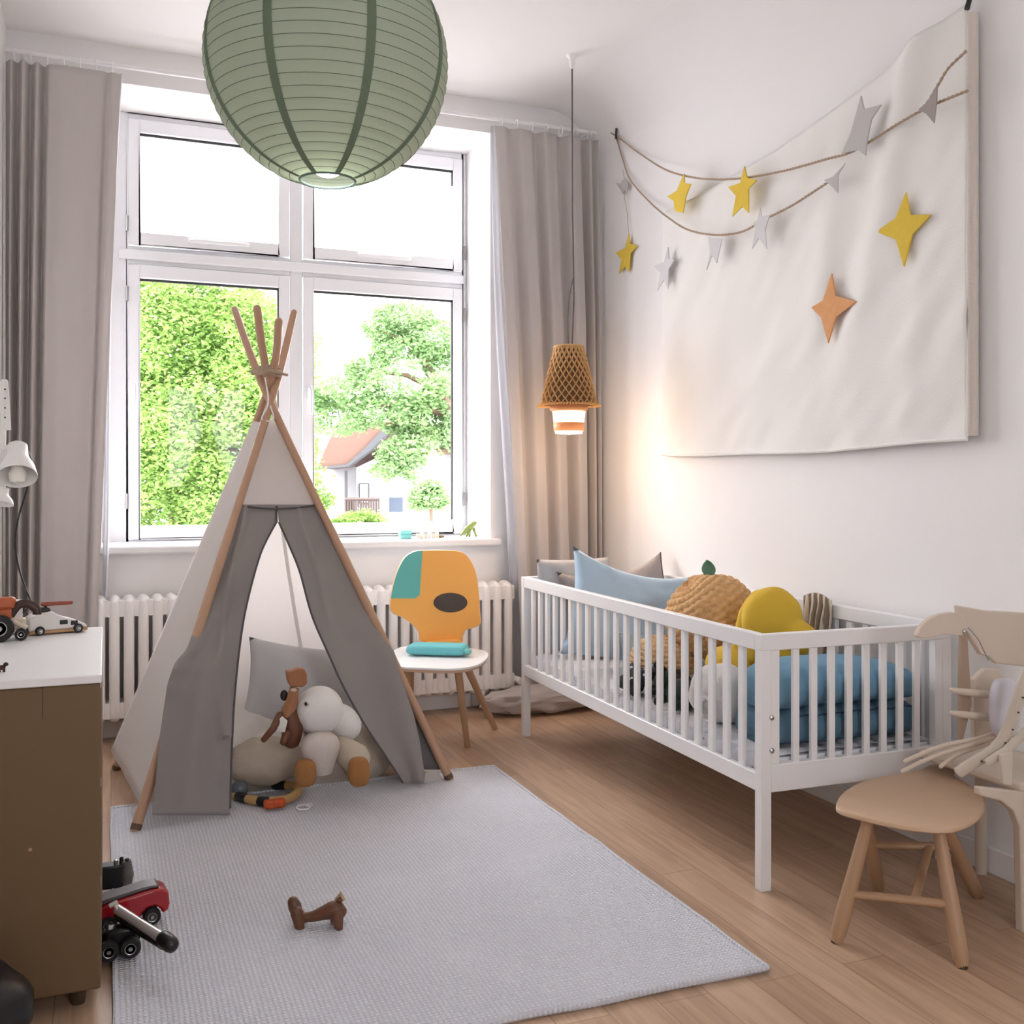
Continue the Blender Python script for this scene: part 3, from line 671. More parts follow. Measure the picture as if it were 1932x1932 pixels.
for z in (.50, .615-.17+.0):
    pass
for v in (1354, 1416):
    p = onP(1456, v, K(.03, 0, 0), -ky); 
    MB().lathe(p, [(.0085,0),(.0075,.004),(.003,.006),(.003,.003),(.001,.003)], 16, kx, kz, -ky).build('bolt', M['steel'], crib)
kbox(MB(), .03, CW-.03, .03, CL-.03, RB+.02, RB+.045).build('bed_base', M['white'], crib)
M['sheet'] = spotmat('printed_sheet', (.80,.80,.84), (.36,.36,.42), 26, .13)
MT = .405
def mfn():
    mb = MB()
    def top(a, b): return K(.036+(CW-.072)*a, .036+(CL-.072)*b, MT+.008*noise.noise(V((a*3,b*9,1)))+.006*noise.noise(V((a*9,b*24,3)))-.02*(max(abs(2*a-1), 0)**8))
    mb.grid(top, 36, 90)
    kbox(mb, .036, CW-.036, .036, CL-.036, RB+.046, MT-.012)
    return mb
tag(mfn().build('mattress', M['sheet'], None, fix=False), 'mattress with a small printed white sheet inside the crib', 'mattress')
# ------------------------------------------------------------------ bedding: pillows placed in crib coordinates
def fab(n, c, b=.15, **k): return mat(n, c, .92, var=.05, nscale=5, bump=b, bscale=220, **k)
M['taupe'] = fab('taupe_linen', (.36,.32,.31)); M['ltgrey'] = fab('light_grey_linen', (.46,.46,.47)); M['blue'] = fab('pale_blue_linen', (.45,.60,.74))
M['blue2'] = fab('blue_linen_shaded', (.095,.19,.27)); M['yellow'] = fab('mustard_fleece', (.66,.43,.04)); M['plush'] = fab('white_plush', (.78,.76,.74), .4)
def cushion(name, label, cat, c, ax, ay, w, h, t, m, **k):
    o = pillow_mb(c, ax, ay, w, h, t, **k).build(name, m, None, ang=180); return tag(o, label, cat)
# far end
far = CL-.03
tpil = thing('pillow', 'taupe linen pillow leaning into the far wall corner of the crib', 'pillow', K(.5, 1.9, MT+.02))
pc = K(.44, 1.84, .64); pax = (kx*.985-ky*.06+kz*.15); pay = (kz*.93+ky*.30)
pillow_mb(pc, pax, pay, .56, .46, .15, seed=2, sag=.05).build('pillow_body', M['taupe'], tpil, ang=180)
axn = V(pax).normalized(); ayn = (V(pay)-axn*V(pay).dot(axn)).normalized(); azn = axn.cross(ayn)
def edgep(x, y, w, h, k=.1): X = x*(1-k*(1-y*y)); Y = y*(1-k*(1-x*x)); return pc+axn*(X*w/2)+ayn*(Y*h/2-.05*(1-x*x)*(y > 0)*y)
MB().tube([edgep(1, -1+2*i/20, .56, .46) for i in range(21)], .0045, 6).build('piping', mat('taupe_piping', (.15,.125,.12), .9, var=0), tpil)
cushion('pillow', 'light grey pillow standing upright at the far left corner of the crib', 'pillow', K(.25,1.975,.645), kx*.98+ky*.05, kz+ky*.05, .40, .46, .09, M['ltgrey'], seed=5, pinch=.04)
cushion('pillow', 'pale blue pillow with pointed corners leaning across the crib', 'pillow', K(.375,1.56,.65), kx*.965-ky*.10-kz*.21, kz*.95+ky*.25+kx*.2, .68, .50, .15, M['blue'], seed=11, sag=.05, wr=.012)
cushion('pillow', 'greyish pale pillow below the blue one in the crib', 'pillow', K(.40,1.32,.475), kx*.85-ky*.35, kz*.8+ky*.55, .42, .24, .10, fab('blue_grey_linen', (.42,.50,.56)), seed=17)
# knitted round cushion with leaf
M['knit'] = mat('ochre_wool', (.74,.45,.21), .95, var=.25, nscale=60, bump=.6, bscale=350)
kc = at(1340,1150,0)*0+onX(1340,1140,K(.42,1.0,0).x); kc = K(.43, .99, .705)
kn = thing('knitted_cushion', 'round ochre chunky knitted cushion with a green leaf in the crib', 'cushion', kc-V((0,0,.2)))
def knit(d, t, a):
    r_ = int(t/PI*17); ph = (r_ % 2)*PI
    s = abs(math.sin(t*17))**.7*.6 + abs(math.sin(a*15+ (PI/2 if r_ % 2 else 0)))**.7*.5
    w_ = 1+.04*math.cos(3*a+1)+.03*noise.noise(d*2)
    return w_*(.94+.085*s)
kup = (kz*.75+ky*.25-kx*.45).normalized(); kxx = kup.cross(ky).normalized(); kyy = kup.cross(kxx)
MB().ball(kc, kxx*.185, kyy*.20, kup*.165, 168, 132, knit).build('knit_cover', M['knit'], kn, fix=False, ang=180)
lb = onP(1340,1092, kc, -ky)
def leafy(a, b):
    wv = .042*math.sin(PI*min(1, .18+.82*(1-b)))*(1-b)**.35; return lb+kx*((a-.5)*2*wv-.012*b)+kz*(.075*b)+ky*(.012*math.sin(a*PI))
MB().grid(leafy, 8, 10).build('leaf', mat('sage_felt', (.13,.27,.18), .9, var=.08), kn, solid=.006)
# second knitted piece, lower, seen through the slats
k2c = K(.25, 1.08, .515)
k2 = tag(MB().ball(k2c, kx*.13, ky*.15, kz*.105, 120, 90, lambda d,t,a: .95+.07*abs(math.sin(t*15))*abs(math.sin(a*14+(int(t/PI*15)%2)*1.57))).build('knitted_bolster', mat('tan_wool', (.70,.47,.27), .95, var=.25, nscale=60, bump=.5, bscale=300), None, fix=False), 'tan knitted bolster behind the crib slats, below the round cushion', 'cushion')
# yellow cloud cushion
yc = thing('cloud_cushion', 'mustard yellow lobed plush cushion in the crib beside the knitted one', 'cushion', K(.5,.55,.44))
g = MB()
def yat(u, v, b): return onP(u, v, K(0, b, 0), -ky)
n3 = lambda d, t, a: 1+.05*noise.noise(d*2+V((3,0,0)))
g.ball(yat(1456,1170,.60), kx*.125, ky*.085, kz*.125, 40, 28, n3).ball(yat(1500,1203,.55), kx*.08, ky*.08, kz*.068, 32, 22, n3).ball(yat(1462,1235,.60), kx*.13, ky*.09, kz*.12, 40, 28, n3)
yo = g.build('cushion_body', M['yellow'], yc, fix=False, ang=180)
rmx = yo.modifiers.new('r', 'REMESH'); rmx.mode = 'VOXEL'; rmx.voxel_size = .007; rmx.use_smooth_shade = True
smx = yo.modifiers.new('s', 'SMOOTH'); smx.factor = .7; smx.iterations = 6
for i, (q, b_) in enumerate([([(1432,1128),(1412,1155),(1402,1195),(1392,1240)], .64-.05*k) for k in (0, 1)]):
    q = [(a_+i*17, c_) for a_, c_ in q]
    MB().tube(catmull([yat(a_, c_, b_) for a_, c_ in q], 6), .034, 14, round_ends=True).build('arm', M['yellow'], yc, sub=1, ang=180)
# smaller yellow plush with eye
yp = thing('plush_bird', 'yellow plush toy seen through the front slats of the crib', 'plush toy', K(.2,.62,.42))
MB().ball(K(.30,.66,.56), kx*.075, ky*.11, kz*.075, 32, 20).build('body', M['yellow'], yp)
MB().ball(K(.205,.56,.53), kx*.04, ky*.055, kz*.035, 24, 16).build('head', M['yellow'], yp)
MB().ball(K(.168,.55,.54), kx*.006, ky*.006, kz*.006, 12, 8).build('eye', M['black'], yp)
MB().ball(K(.22,.62,.47), kx*.03, ky*.06, kz*.025, 20, 12).build('foot', mat('mustard_orange', (.6,.33,.05), .9), yp)
# dark toys on the sheet
for i, (a, b, c, lab, m_) in enumerate(((.20,.88,.46,'black plush toy lying between the slats and the knitted bolster','black'), (.13,.70,.46,'dark green-black plush toy beside the white pillow in the crib','dkg'))):
    if m_ == 'dkg': M['dkg'] = fab('dark_green_plush', (.02,.035,.035))
    t_ = thing('plush_toy', lab, 'plush toy', K(a,b,.42))
    MB().ball(K(a,b,c), kx*.06, ky*.085, kz*.055, 28, 18, lambda d,t,a_: 1+.1*noise.noise(d*4)).build('body', M[m_], t_)
    MB().ball(K(a-.03,b+.09,c+.03), kx*.04, ky*.04, kz*.04, 24, 14).build('head', M[m_], t_)
    for s in (-1, 1):
        MB().tube([K(a-.02,b+s*.04,c-.01), K(a-.075,b+s*.06,c-.035)], [.02,.016], 10, round_ends=True).build('leg', M[m_], t_)
        MB().ball(K(a-.04+.01*s,b+.09+s*.025,c+.068), kx*.012, ky*.012, kz*.014, 12, 8).build('ear', M[m_], t_)
# printed cloth
cushion('printed_cushion', 'small black and pale blue printed cushion lying on the crib sheet', 'cushion', K(.09,1.02,.46), ky*.9+kx*.1, kz*.7+kx*.7, .22, .13, .06, spotmat('dark_print', (.02,.02,.03), (.5,.62,.72), 30, .25), seed=8)
# white pillow at the near end
wp = thing('white_pillow', 'white rounded pillow against the near corner of the crib', 'pillow', K(.2,.2,.42))
MB().ball(K(.155,.475,.505), kx*.105, ky*.125, kz*.105, 48, 30, lambda d,t,a: 1+.10*noise.noise(d*2+V((1,1,0)))+.03*noise.noise(d*6)).build('pillow_body', M['plush'], wp, ang=180)
MB().ring(K(.052,.40,.47), .04, .008, ky, kz, 28, 8).build('handle_loop', M['plush'], wp)
# blue duvet folded at the near end: two folded layers
dv = thing('duvet', 'blue quilted duvet folded against the near end of the crib', 'duvet', K(.4,.2,.42))
def duv(z0, z1, y0, y1, seed, ends):
    mb = MB()
    def fn(a, b):
        t = 2*PI*b; x = .105+(CW-.155)*a
        fa = 1-abs(2*a-1)**6*.35
        hz = (z1-z0)/2*(ends+(1-ends)*math.sin(PI*min(1, max(0, a*1.0+.12))))*fa
        cz = z0+hz
        cy_ = (y0+y1)/2; hy = (y1-y0)/2
        n_ = noise.noise(V((a*5+seed, math.sin(t)*1.5, math.cos(t)*1.5)))
        q = 1+.09*n_+.02*math.sin(a*22+seed)
        s_ = lambda w: math.copysign(abs(w)**.75, w)
        return K(x+.0, cy_+hy*s_(math.cos(t))*q*fa, cz+hz*s_(math.sin(t))*(1+.05*n_))
    mb.grid(fn, 60, 36)
    n0 = 0
    mb.f.append(tuple((j*61) for j in range(36))); mb.f.append(tuple(reversed([(j*61+60) for j in range(36)])))
    return mb
duv(.405,.54,.040,.36,1,1).build('lower_fold', M['blue2'], dv, ang=180)
duv(.520,.665,.04,.35,5,.88).build('upper_fold', fab('blue_linen_lit', (.14,.28,.40)), dv, ang=180)  # same blue as the lower fold, lightened to paint light on top
MB().tube([K(.14+.048*i, .040+.004*math.sin(i*2), .515+.004*math.sin(i*3)) for i in range(11)], .003, 6).build('seam', mat('navy_seam', (.03,.05,.08), .9, var=0), dv)
# striped throw draped over the wall-side rail
th_ = thing('throw_blanket', 'striped tan and brown throw draped over the wall-side crib rail', 'blanket', K(.68,.9,.5))
M['stripe'] = mat('striped_throw', (.5,.4,.3), .95, var=0)
_n = M['stripe'].node_tree.nodes; _l = M['stripe'].node_tree.links; _t = _n.new('ShaderNodeTexCoord'); _w = _n.new('ShaderNodeTexWave'); _w.bands_direction = 'Y'; _w.inputs['Scale'].default_value = 9; _w.inputs['Distortion'].default_value = 2
_r = _n.new('ShaderNodeValToRGB'); _r.color_ramp.elements[0].color = (.25,.20,.16,1); _r.color_ramp.elements[1].color = (.62,.55,.46,1); _r.color_ramp.elements[0].position = .3; _r.color_ramp.elements[1].position = .55
_l.new(_t.outputs['Object'], _w.inputs['Vector']); _l.new(_w.outputs['Fac'], _r.inputs['Fac']); _l.new(_r.outputs['Color'], _n['Principled BSDF'].inputs['Base Color'])
def thr(a, b):
    y = .56+.17*a; s = b*.55
    zz = RT+.012-.30*b if b > .05 else RT+.014
    x = CW-.045-.03*b*math.sin(b*3)+.012*math.sin(a*28)*min(1, b*4)
    return K(x, y+.02*b*math.sin(a*9), zz+.02*math.sin(a*PI))
MB().grid(thr, 60, 24).build('blanket_cloth', M['stripe'], th_, solid=.006, fix=False)
# ------------------------------------------------------------------ hanging woven pendant lamp
PX, PY = 2.18, 4.65; PZ = 5.13
pd = thing('pendant_lamp', 'woven tan pendant lamp glowing beside the right curtain', 'pendant lamp', (PX, PY, ZC))
def zat(v): return H+(HY-v)*PZ/F
pc_ = V((PX, PY, 0)); px_ = lambda n: n*PZ/F
MB().lathe((PX,PY,zat(131)), [(.008,0),(.014,.01),(.017,.05),(.03,ZC-zat(131)-.003),(.03,ZC-zat(131))], 20).build('ceiling_cup', M['white'], pd)
M['cord'] = mat('grey_cord', (.12,.11,.11), .8, var=0)
MB().tube([V((PX,PY,zat(131))), V((PX+.002,PY,zat(400))), V((PX+.01,PY,zat(560))), V((PX+.0,PY,zat(652)))], .0042, 8).build('cord', M['cord'], pd)
MB().tube(catmull([V((PX+.004,PY-.01,zat(520))), V((PX-.022,PY-.01,zat(570))), V((PX-.028,PY-.01,zat(620))), V((PX-.02,PY,zat(655)))], 6), .003, 6).build('cord_loop', M['cord'], pd)
off_ = -.018
pcc = V((PX+off_, PY, 0))
zt, zb_ = zat(655), zat(764); rt, rb = px_(27), px_(52)
M['woven'] = mat('rattan', (.62,.36,.15), .8, var=.12, nscale=80, trans=.12)
sh_ = MB()
def sr(t): return rt+(rb-rt)*(t**.95)
for s in (-1, 1):
    for k in range(22):
        pts = []
        for i in range(15):
            t = i/14; a = 2*PI*k/22+s*t*1.7; r = sr(t)*(1+.004*s); pts.append(pcc+V((math.cos(a)*r, math.sin(a)*r, zt+(zb_-zt)*t)))
        sh_.tube(pts, .0062, 5, sq=.55, caps=False)
sh_.build('woven_shade', M['woven'], pd, fix=False)
MB().lathe(pcc, [(sr(i/8)-.010, zt+(zb_-zt)*i/8) for i in range(9)], 40, close=False).build('dark_gap_backing', mat('gap_shade_brown', (.22,.11,.045), .9, var=.1), pd, solid=.002, fix=False)  # dark cone that paints the shade in the gaps of the weave
MB().ring(pcc+V((0,0,zt)), rt, .006, n=32).build('top_rim', M['woven'], pd)
rm = MB()
for i in range(64):
    a = 2*PI*i/64; c = pcc+V((math.cos(a), math.sin(a), 0))*rb; c.z = zb_
    d_ = V((math.cos(a), math.sin(a), -.25)); rm.tube([c-d_*.004, c+d_*px_(8)], [.0055,.0045], 6, round_ends=True)
rm.build('fringe_rim', mat('rattan_rim', (.75,.46,.20), .8, var=.1, trans=.3), pd, fix=False)
gz = lambda v: zat(v)
M['glow'] = mat('lit_glass', (1,.82,.55), .4, var=0, emis=.16, ecol=(1,.76,.45))
M['glow2'] = mat('lit_disc', (1,.95,.85), .4, var=0, emis=.4, ecol=(1,.93,.8))
M['ambr'] = mat('amber_band', (.85,.5,.25), .5, var=0, trans=.3)
MB().lathe(pcc, [(px_(35), gz(766)), (px_(35), gz(774)), (px_(31), gz(776))], 36, close=False).build('collar', M['ambr'], pd, solid=.003, fix=False)
MB().lathe(pcc, [(px_(31), gz(774)), (px_(28), gz(798))], 36, close=False).build('glass_shade', M['glow'], pd, solid=.003, fix=False)
MB().lathe(pcc, [(px_(28.6), gz(798)), (px_(27.5), gz(814))], 36, close=False).build('amber_ring', M['ambr'], pd, solid=.003, fix=False)
MB().lathe(pcc, [(px_(25.5), gz(813)), (px_(25.5), gz(818)), (.001, gz(820))], 36, close=True).build('diffuser', M['glow2'], pd)
l = bpy.data.lights.new('pendant_bulb', 'POINT'); l.energy = PEND; l.color = (1,.62,.32); l.shadow_soft_size = .05
lo = bpy.data.objects.new('pendant_bulb', l); C.objects.link(lo); lo.location = pcc+V((0,0,gz(845)))
# ------------------------------------------------------------------ wall hanging
WX = XR-.045
M['hang'] = mat('calico', (.80,.79,.77), .92, var=.02, bump=.12, bscale=150)
wh = thing('wall_hanging', 'large off-white cloth hanging on the right wall', 'wall hanging', onX(1540, 840, XR))
def hfn(a, b):
    # a: 0 near (right in picture) .. 1 far ; b: 0 bottom .. 1 top
    y0 = onX(1826,500,WX).y; y1 = 4.52
    y = y0+(y1-y0)*a
    zt_ = 2.775-.20*a+.03*(2*a-1)**2-.035*math.sin(PI*a); zb2 = 1.385-.018*math.sin(PI*a*1.0)+.003*math.sin(a*13)
    z = zb2+(zt_-zb2)*b
    w_ = (1-b)
    d = .017*math.exp(-((a-.10-.25*(1-b))/.045)**2)*b*1.6 + .015*math.exp(-((a-.30-.12*(1-b))/.04)**2)*(1-abs(2*b-1))
    d += .009*noise.noise(V((a*7+b*3, b*3, 2)))+.006*noise.noise(V((a*16+b*9, b*7, 5)))+.006*math.exp(-((a-.14+.1*b)/.03)**2)*(1-b)
    fade = .6+.4*(1-a)
    return V((WX-d*1.5*fade+ (.028*max(0, (a-.9)*10)**2 if a > .9 else 0), y, z))
MB().grid(hfn, 120, 80).build('cloth', M['hang'], wh, solid=.003, fix=False)
y0_ = onX(1826,500,WX).y
st = MB().tube([V((WX+.016, y0_-.004, 1.40)), V((WX+.016, y0_-.004, 2.77))], .020, 10, sq=.9)
st.build('hem_roll', mat('calico_hem', (.62,.57,.52), .92, var=.05, bump=.2, bscale=120), wh)
MB().tube([hfn(i/40, 0)+V((-.003,0,.006)) for i in range(41)], .007, 8).build('bottom_hem', M['hang'], wh)
MB().tube([V((XR,y0_-.01,2.83)), V((WX,y0_-.01,2.82)), V((WX-.01,y0_-.006,2.78))], .009, 8).build('hook', M['black'], wh)
def star(uvs, X, th, name, m, label=None, par=None, cat='star', group=None, slant=None):
    c = sum((V((u, v, 0)) for u, v in uvs), V((0,0,0)))/len(uvs)
    pts = [onX(u, v, X-(slant*(u-c.x) if slant else 0)) for u, v in uvs]
    mid = sum(pts, V((0,0,0)))/len(pts)
    mb = MB().prism([p+V((th/2,0,0)) for p in pts], V((-th,0,0)))
    o = mb.build(name, m, par, smooth=False, bevel=th*.3)
    if label: tag(o, label, cat, group)
    return o
M['felty'] = mat('yellow_felt', (.70,.50,.06), .95, var=.08, nscale=40, bump=.2, bscale=200)
M['felto'] = mat('orange_felt', (.68,.34,.15), .95, var=.1, nscale=40)
M['feltg'] = mat('grey_felt', (.50,.49,.48), .95, var=.05); M['feltd'] = mat('taupe_felt', (.36,.32,.30), .95, var=.05)
M['feltl'] = mat('pale_grey_felt', (.62,.62,.63), .95, var=.04)
SX = WX-.016
star([(1710,362),(1718,405),(1757,405),(1722,443),(1706,504),(1691,452),(1653,437),(1690,412)], SX, .006, 'star_patch', M['felty'], None, wh)
wh.children[-1]['label'] = 'yellow four-pointed star'
star([(1570,515),(1577,558),(1617,569),(1578,598),(1563,648),(1550,600),(1531,580),(1553,567)], SX-.002, .006, 'star_patch', M['felto'], None, wh)
# garlands
G = WX-.046
def rope_uv(pts, nm, lab, r=.0052, grp='rope garlands'):
    w3 = catmull([onX(u, v, x) for u, v, x in pts], 10)
    # two twisted strands
    m = MB()
    for s in (0, PI):
        L_ = 0; q = []
        for i, p in enumerate(w3):
            if i: L_ += (p-w3[i-1]).length
            a = L_*160+s; q.append(p+V((math.cos(a), 0, math.sin(a)))*r*.45)
        m.tube(q, r*.62, 6)
    return tag(m.build(nm, M['rope'], None, fix=False), lab, 'garland', grp)
XW = XR-.012
def dense(pts, n=14):
    q = catmull([V(p) for p in pts], n); return [(p.x, p.y, p.z) for p in q]
def rope(pts, lab): return rope_uv(dense(pts, 5), 'rope_garland', lab)
rope([(1140,243,XW),(1163,257,XW),(1205,288,XW-.01),(1250,317,G),(1290,331,G),(1340,338,G),(1400,336,G),(1480,322,G),(1560,300,G),(1600,289,G),(1640,268,G),(1700,230,G),(1760,198,G-.01),(1826,171,G-.02)], 'upper beige rope garland carrying two yellow stars and a big grey star')
rope([(1163,259,XW),(1175,300,XW),(1190,340,XW-.01),(1225,380,XW-.02),(1260,410,G),(1300,434,G),(1350,443,G),(1400,437,G),(1440,415,G),(1490,390,G),(1530,365,G),(1575,335,G)], 'lower beige rope garland carrying pale grey stars')
rope([(1738,206,G-.012),(1752,190,G-.014),(1770,160,G-.014),(1790,128,G-.014),(1823,96,G-.018)], 'short beige rope rising to the top right of the wall hanging')
tag(MB().tube([onX(1162,262,XW-.01), onX(1163,242,XW-.012)], .0065, 8).tube([onX(1163,248,XW-.012), onX(1163,248,XR)], .005, 8).build('wall_hook', M['black'], None), 'small black wall hook holding the rope garlands at their left end', 'hook')
def s5(cx, cy, r, rot=0, sx=1, inner=.42):
    return [(cx+sx*(r if i % 2 == 0 else r*inner)*math.sin(math.radians(36*i+rot)), cy-(r if i % 2 == 0 else r*inner)*math.cos(math.radians(36*i+rot))) for i in range(10)]
gy = 'felt stars on the garlands'
star([(1291,328),(1292,345),(1304,347),(1295,370),(1289,402),(1273,398),(1272,380),(1259,371),(1277,360)], G-.008, .006, 'felt_star', M['felty'], 'yellow felt star tilted sideways, left one on the upper rope', None, 'star', gy, .0006)
star([(1405,313),(1410,335),(1428,340),(1413,356),(1413,402),(1401,390),(1382,409),(1389,370),(1374,353),(1397,345)], G-.010, .006, 'felt_star', M['felty'], 'yellow felt star, right one of the pair on the upper rope', None, 'star', gy)
star([(1187,440),(1189,460),(1203,463),(1190,478),(1187,513),(1179,503),(1168,517),(1173,490),(1162,477),(1180,468)], XW-.006, .006, 'felt_star', M['felty'], 'small yellow star hanging low at the left end of the garland', None, 'star', gy)
MB().tube([onX(1184,395,XW-.006), onX(1187,442,XW-.006)], .0012, 5)
star([(1261,466),(1263,488),(1273,491),(1262,508),(1261,545),(1253,528),(1240,550),(1246,515),(1234,502),(1253,494)], G+.02, .005, 'felt_star', M['feltl'], 'pale grey star below the lower rope, beside the small yellow one', None, 'star', gy)
star([(1337,447),(1363,451),(1356,480),(1353,497),(1344,482),(1333,510),(1340,478)], G-.004, .005, 'felt_star', M['feltl'], 'pale grey star at the lowest point of the lower rope', None, 'star', gy)
star([(1434,390),(1438,408),(1453,405),(1444,432),(1447,470),(1432,450),(1419,470),(1426,430),(1421,420),(1430,415)], G-.006, .005, 'felt_star', M['feltl'], 'pale grey star on the rising right half of the lower rope', None, 'star', gy)
star([(1596,307),(1582,330),(1581,364),(1570,352),(1555,340),(1572,333)], G-.006, .005, 'felt_star', M['feltg'], 'grey star at the right end of the lower rope', None, 'star', gy)
star([(1625,180),(1631,206),(1664,197),(1645,225),(1637,262),(1634,294),(1619,283),(1589,289),(1606,250)], G-.012, .006, 'felt_star', M['feltg'], 'largest grey star, standing above the upper rope', None, 'star', gy)
star([(1769,158),(1768,190),(1763,233),(1748,215),(1733,207),(1752,190)], G-.03, .005, 'felt_star', M['feltd'], 'dark taupe star where the two ropes cross at the right', None, 'star', gy)
star([(1178,337),(1186,348),(1183,361),(1178,358),(1176,367),(1171,358),(1162,345),(1171,347)], XW-.008, .004, 'felt_star', M['feltg'], 'tiny grey star near the black wall hook', None, 'star', gy)
tag(MB().tube([onX(1175,320,XW-.006), onX(1178,337,XW-.006), onX(1178,372,XW-.006), onX(1183,398,XW-.006), onX(1186,441,XW-.006)], .0014, 5).build('hanging_thread', M['rope'], None), 'thin thread holding the small yellow star on the wall', 'thread')
# ------------------------------------------------------------------ wooden stool
stl = thing('stool', 'low wooden stool with a rounded triangular seat beside the crib end', 'stool', (2.13, 2.26, 0))
SH = .355
so_ = catmull([(1577,1518,0),(1590,1495,0),(1630,1473,0),(1690,1460,0),(1735,1452,0),(1762,1441,0),(1800,1449,0),(1800,1462,0),(1828,1480,0),(1852,1500,0),(1858,1522,0),(1838,1546,0),(1795,1562,0),(1740,1561,0),(1680,1552,0),(1620,1538,0),(1586,1528,0)], 5, True)
sp2 = [onZ(p.x, p.y, SH) for p in so_]
cen2 = sum(sp2, V((0,0,0)))/len(sp2)
ms = MB(); n_ = len(sp2)
rings_ = [(.0,-.004,'c'),(.35,-.004,0),(.7,-.002,0),(.9,0,0),(.985,0,0),(1,-.004,0),(1,-.012,0),(.98,-.016,0),(.6,-.016,0)]
vs = []; fs = []
for k, z, _ in rings_[1:]:
    for p in sp2: q = cen2+(p-cen2)*k; vs.append(V((q.x, q.y, SH+z)))
nr = len(rings_)-1
for i in range(nr-1):
    for j in range(n_): fs.append((i*n_+j, i*n_+(j+1)%n_, (i+1)*n_+(j+1)%n_, (i+1)*n_+j))
fs.append(tuple(range(n_))); fs.append(tuple(reversed(range((nr-1)*n_, nr*n_))))
ms.add(vs, fs).build('seat', M['birch'], stl, ang=50)
def sleg(top, bot):
    d = bot-top
    MB().tube([top, top+d*.3, top+d*.75, top+d*.93, bot], [.0155,.018,.0215,.020,.013], 16).build('leg', M['beech'], stl)
    MB().tube([bot+V((0,0,.0)), bot+V((0,0,.008))-d*.015], .0135, 12).build('foot_cap', M['brown_leg'], stl)
lfl = (onZ(1638,1548,SH-.026), fl(1577,1778)); lfr = (onZ(1770,1560,SH-.026), fl(1816,1826)); lbl = (onZ(1684,1545,SH-.026)+V((.02,.14,0)), fl(1658,1682)); lbr = (onZ(1800,1545,SH-.026)+V((.05,.12,0)), fl(1846,1692))
for a, b in (lfl, lfr, lbl, lbr): sleg(a, b)
mixp = lambda ab, t: ab[0]+(ab[1]-ab[0])*t
def bar(a, b, r=.011): MB().tube([a, b], r, 12, sq=1.3).build('stretcher', M['beech'], stl)
bar(mixp(lfl,.60), mixp(lfr,.56)); bar(mixp(lbl,.45), mixp(lbr,.45)); 
bar((mixp(lfl,.60)*.35+mixp(lfr,.56)*.65), (mixp(lbl,.45)*.3+mixp(lbr,.45)*.7), .009)
# ------------------------------------------------------------------ white high chair at the right edge
hc = thing('high_chair', 'white and beige baby chair with a slatted seat at the right edge', 'high chair', (2.42, 2.2, 0))
HYY = 2.30
def hp(u, v, y=HYY): return onY(u, v, y)
back = [(1806,1142),(1860,1152),(1935,1156),(1975,1160),(1975,1262),(1880,1252),(1868,1240),(1850,1235),(1828,1200),(1818,1178),(1808,1158)]
MB().prism([hp(a,b) for a,b in back], V((0,.016,0))).build('back_panel', M['cream'], hc, bevel=.004)
arm_ = catmull([(1733,1202,0),(1740,1182,0),(1760,1165,0),(1785,1157,0),(1812,1158,0),(1822,1175,0),(1818,1198,0),(1780,1197,0),(1755,1203,0)], 5, True)
MB().prism([hp(p.x,p.y,HYY-.02) for p in arm_], V((0,.018,0))).build('arm_rest', M['cream'], hc, bevel=.004)
MB().lathe(hp(1820,1192,HYY-.022), [(.008,0),(.008,.004),(.005,.006)], 14, V((1,0,0)), V((0,0,1)), V((0,-1,0))).build('bolt', M['steel'], hc)
MB().tube([hp(1827,1184,HYY-.022), hp(1846,1206,HYY-.026), hp(1865,1246,HYY-.024)], .002, 6).build('wire', M['steel'], hc)
for u0, u1 in ((1814,1834),):
    MB().prism([hp(u0,1198,HYY-.004), hp(u0+12,1196,HYY-.004), hp(u1,1330,HYY-.004), hp(u0+4,1395,HYY-.004), hp(u0-2,1395,HYY-.004)], V((0,.014,0))).build('side_post', mat('tan_post', (.36,.26,.19), .5, var=.05), hc, bevel=.003)
MB().prism([hp(1838,1282,HYY), hp(1860,1262,HYY), hp(1885,1262,HYY), hp(1900,1285,HYY), hp(1885,1400,HYY), hp(1840,1398,HYY)], V((0,.02,0))).build('side_post', M['cream'], hc, bevel=.004)
for v in (1302, 1345):
    MB().tube([hp(1796,v,HYY-.05), hp(1815,v+3,HYY-.045), hp(1862,v+8,HYY-.02)], [.007,.010,.012], 12, round_ends=True).build('peg', M['cream'], hc)
sc_ = hp(1895,1335,HYY-.10)
MB().ball(sc_, V((.047,0,0)), V((0,.03,0)), V((0,0,.092)), 40, 28, lambda d,t,a: 1/(abs(d.x)**3.2+abs(d.z)**3.2+abs(d.y)**3.2)**(1/3.2)*.92 if True else 1).build('backrest_pad', mat('lavender_white_plastic', (.62,.61,.68), .35, var=.02), hc)
ts = [((1708,1436),(1775,1408),(1850,1392),(1900,1372)), ((1703,1455),(1760,1428),(1840,1402),(1905,1380)), ((1775,1446),(1810,1422),(1862,1404),(1915,1385)), ]
for k, q in enumerate(ts):
    pts = [at(q[0][0], q[0][1], 2.97), at(q[1][0], q[1][1], 2.98), at(q[2][0], q[2][1], 2.97), at(q[3][0], q[3][1], 2.95)]
    MB().tube(catmull(pts, 6), .0068, 10, sq=.7, round_ends=True).build('seat_slat', M['cream'], hc)
M['cream2'] = mat('cream_strap', (.60,.54,.46), .5, var=.03)
sp3 = catmull([at(1805,1460,2.90), at(1835,1440,2.88), at(1875,1415,2.85), at(1900,1380,2.83), at(1917,1330,2.81), at(1930,1290,2.80), at(1950,1250,2.80)], 8)
MB().tube(sp3, [.010]+[.016]*(len(sp3)-1), 12, sq=.45).build('strap', M['cream2'], hc)
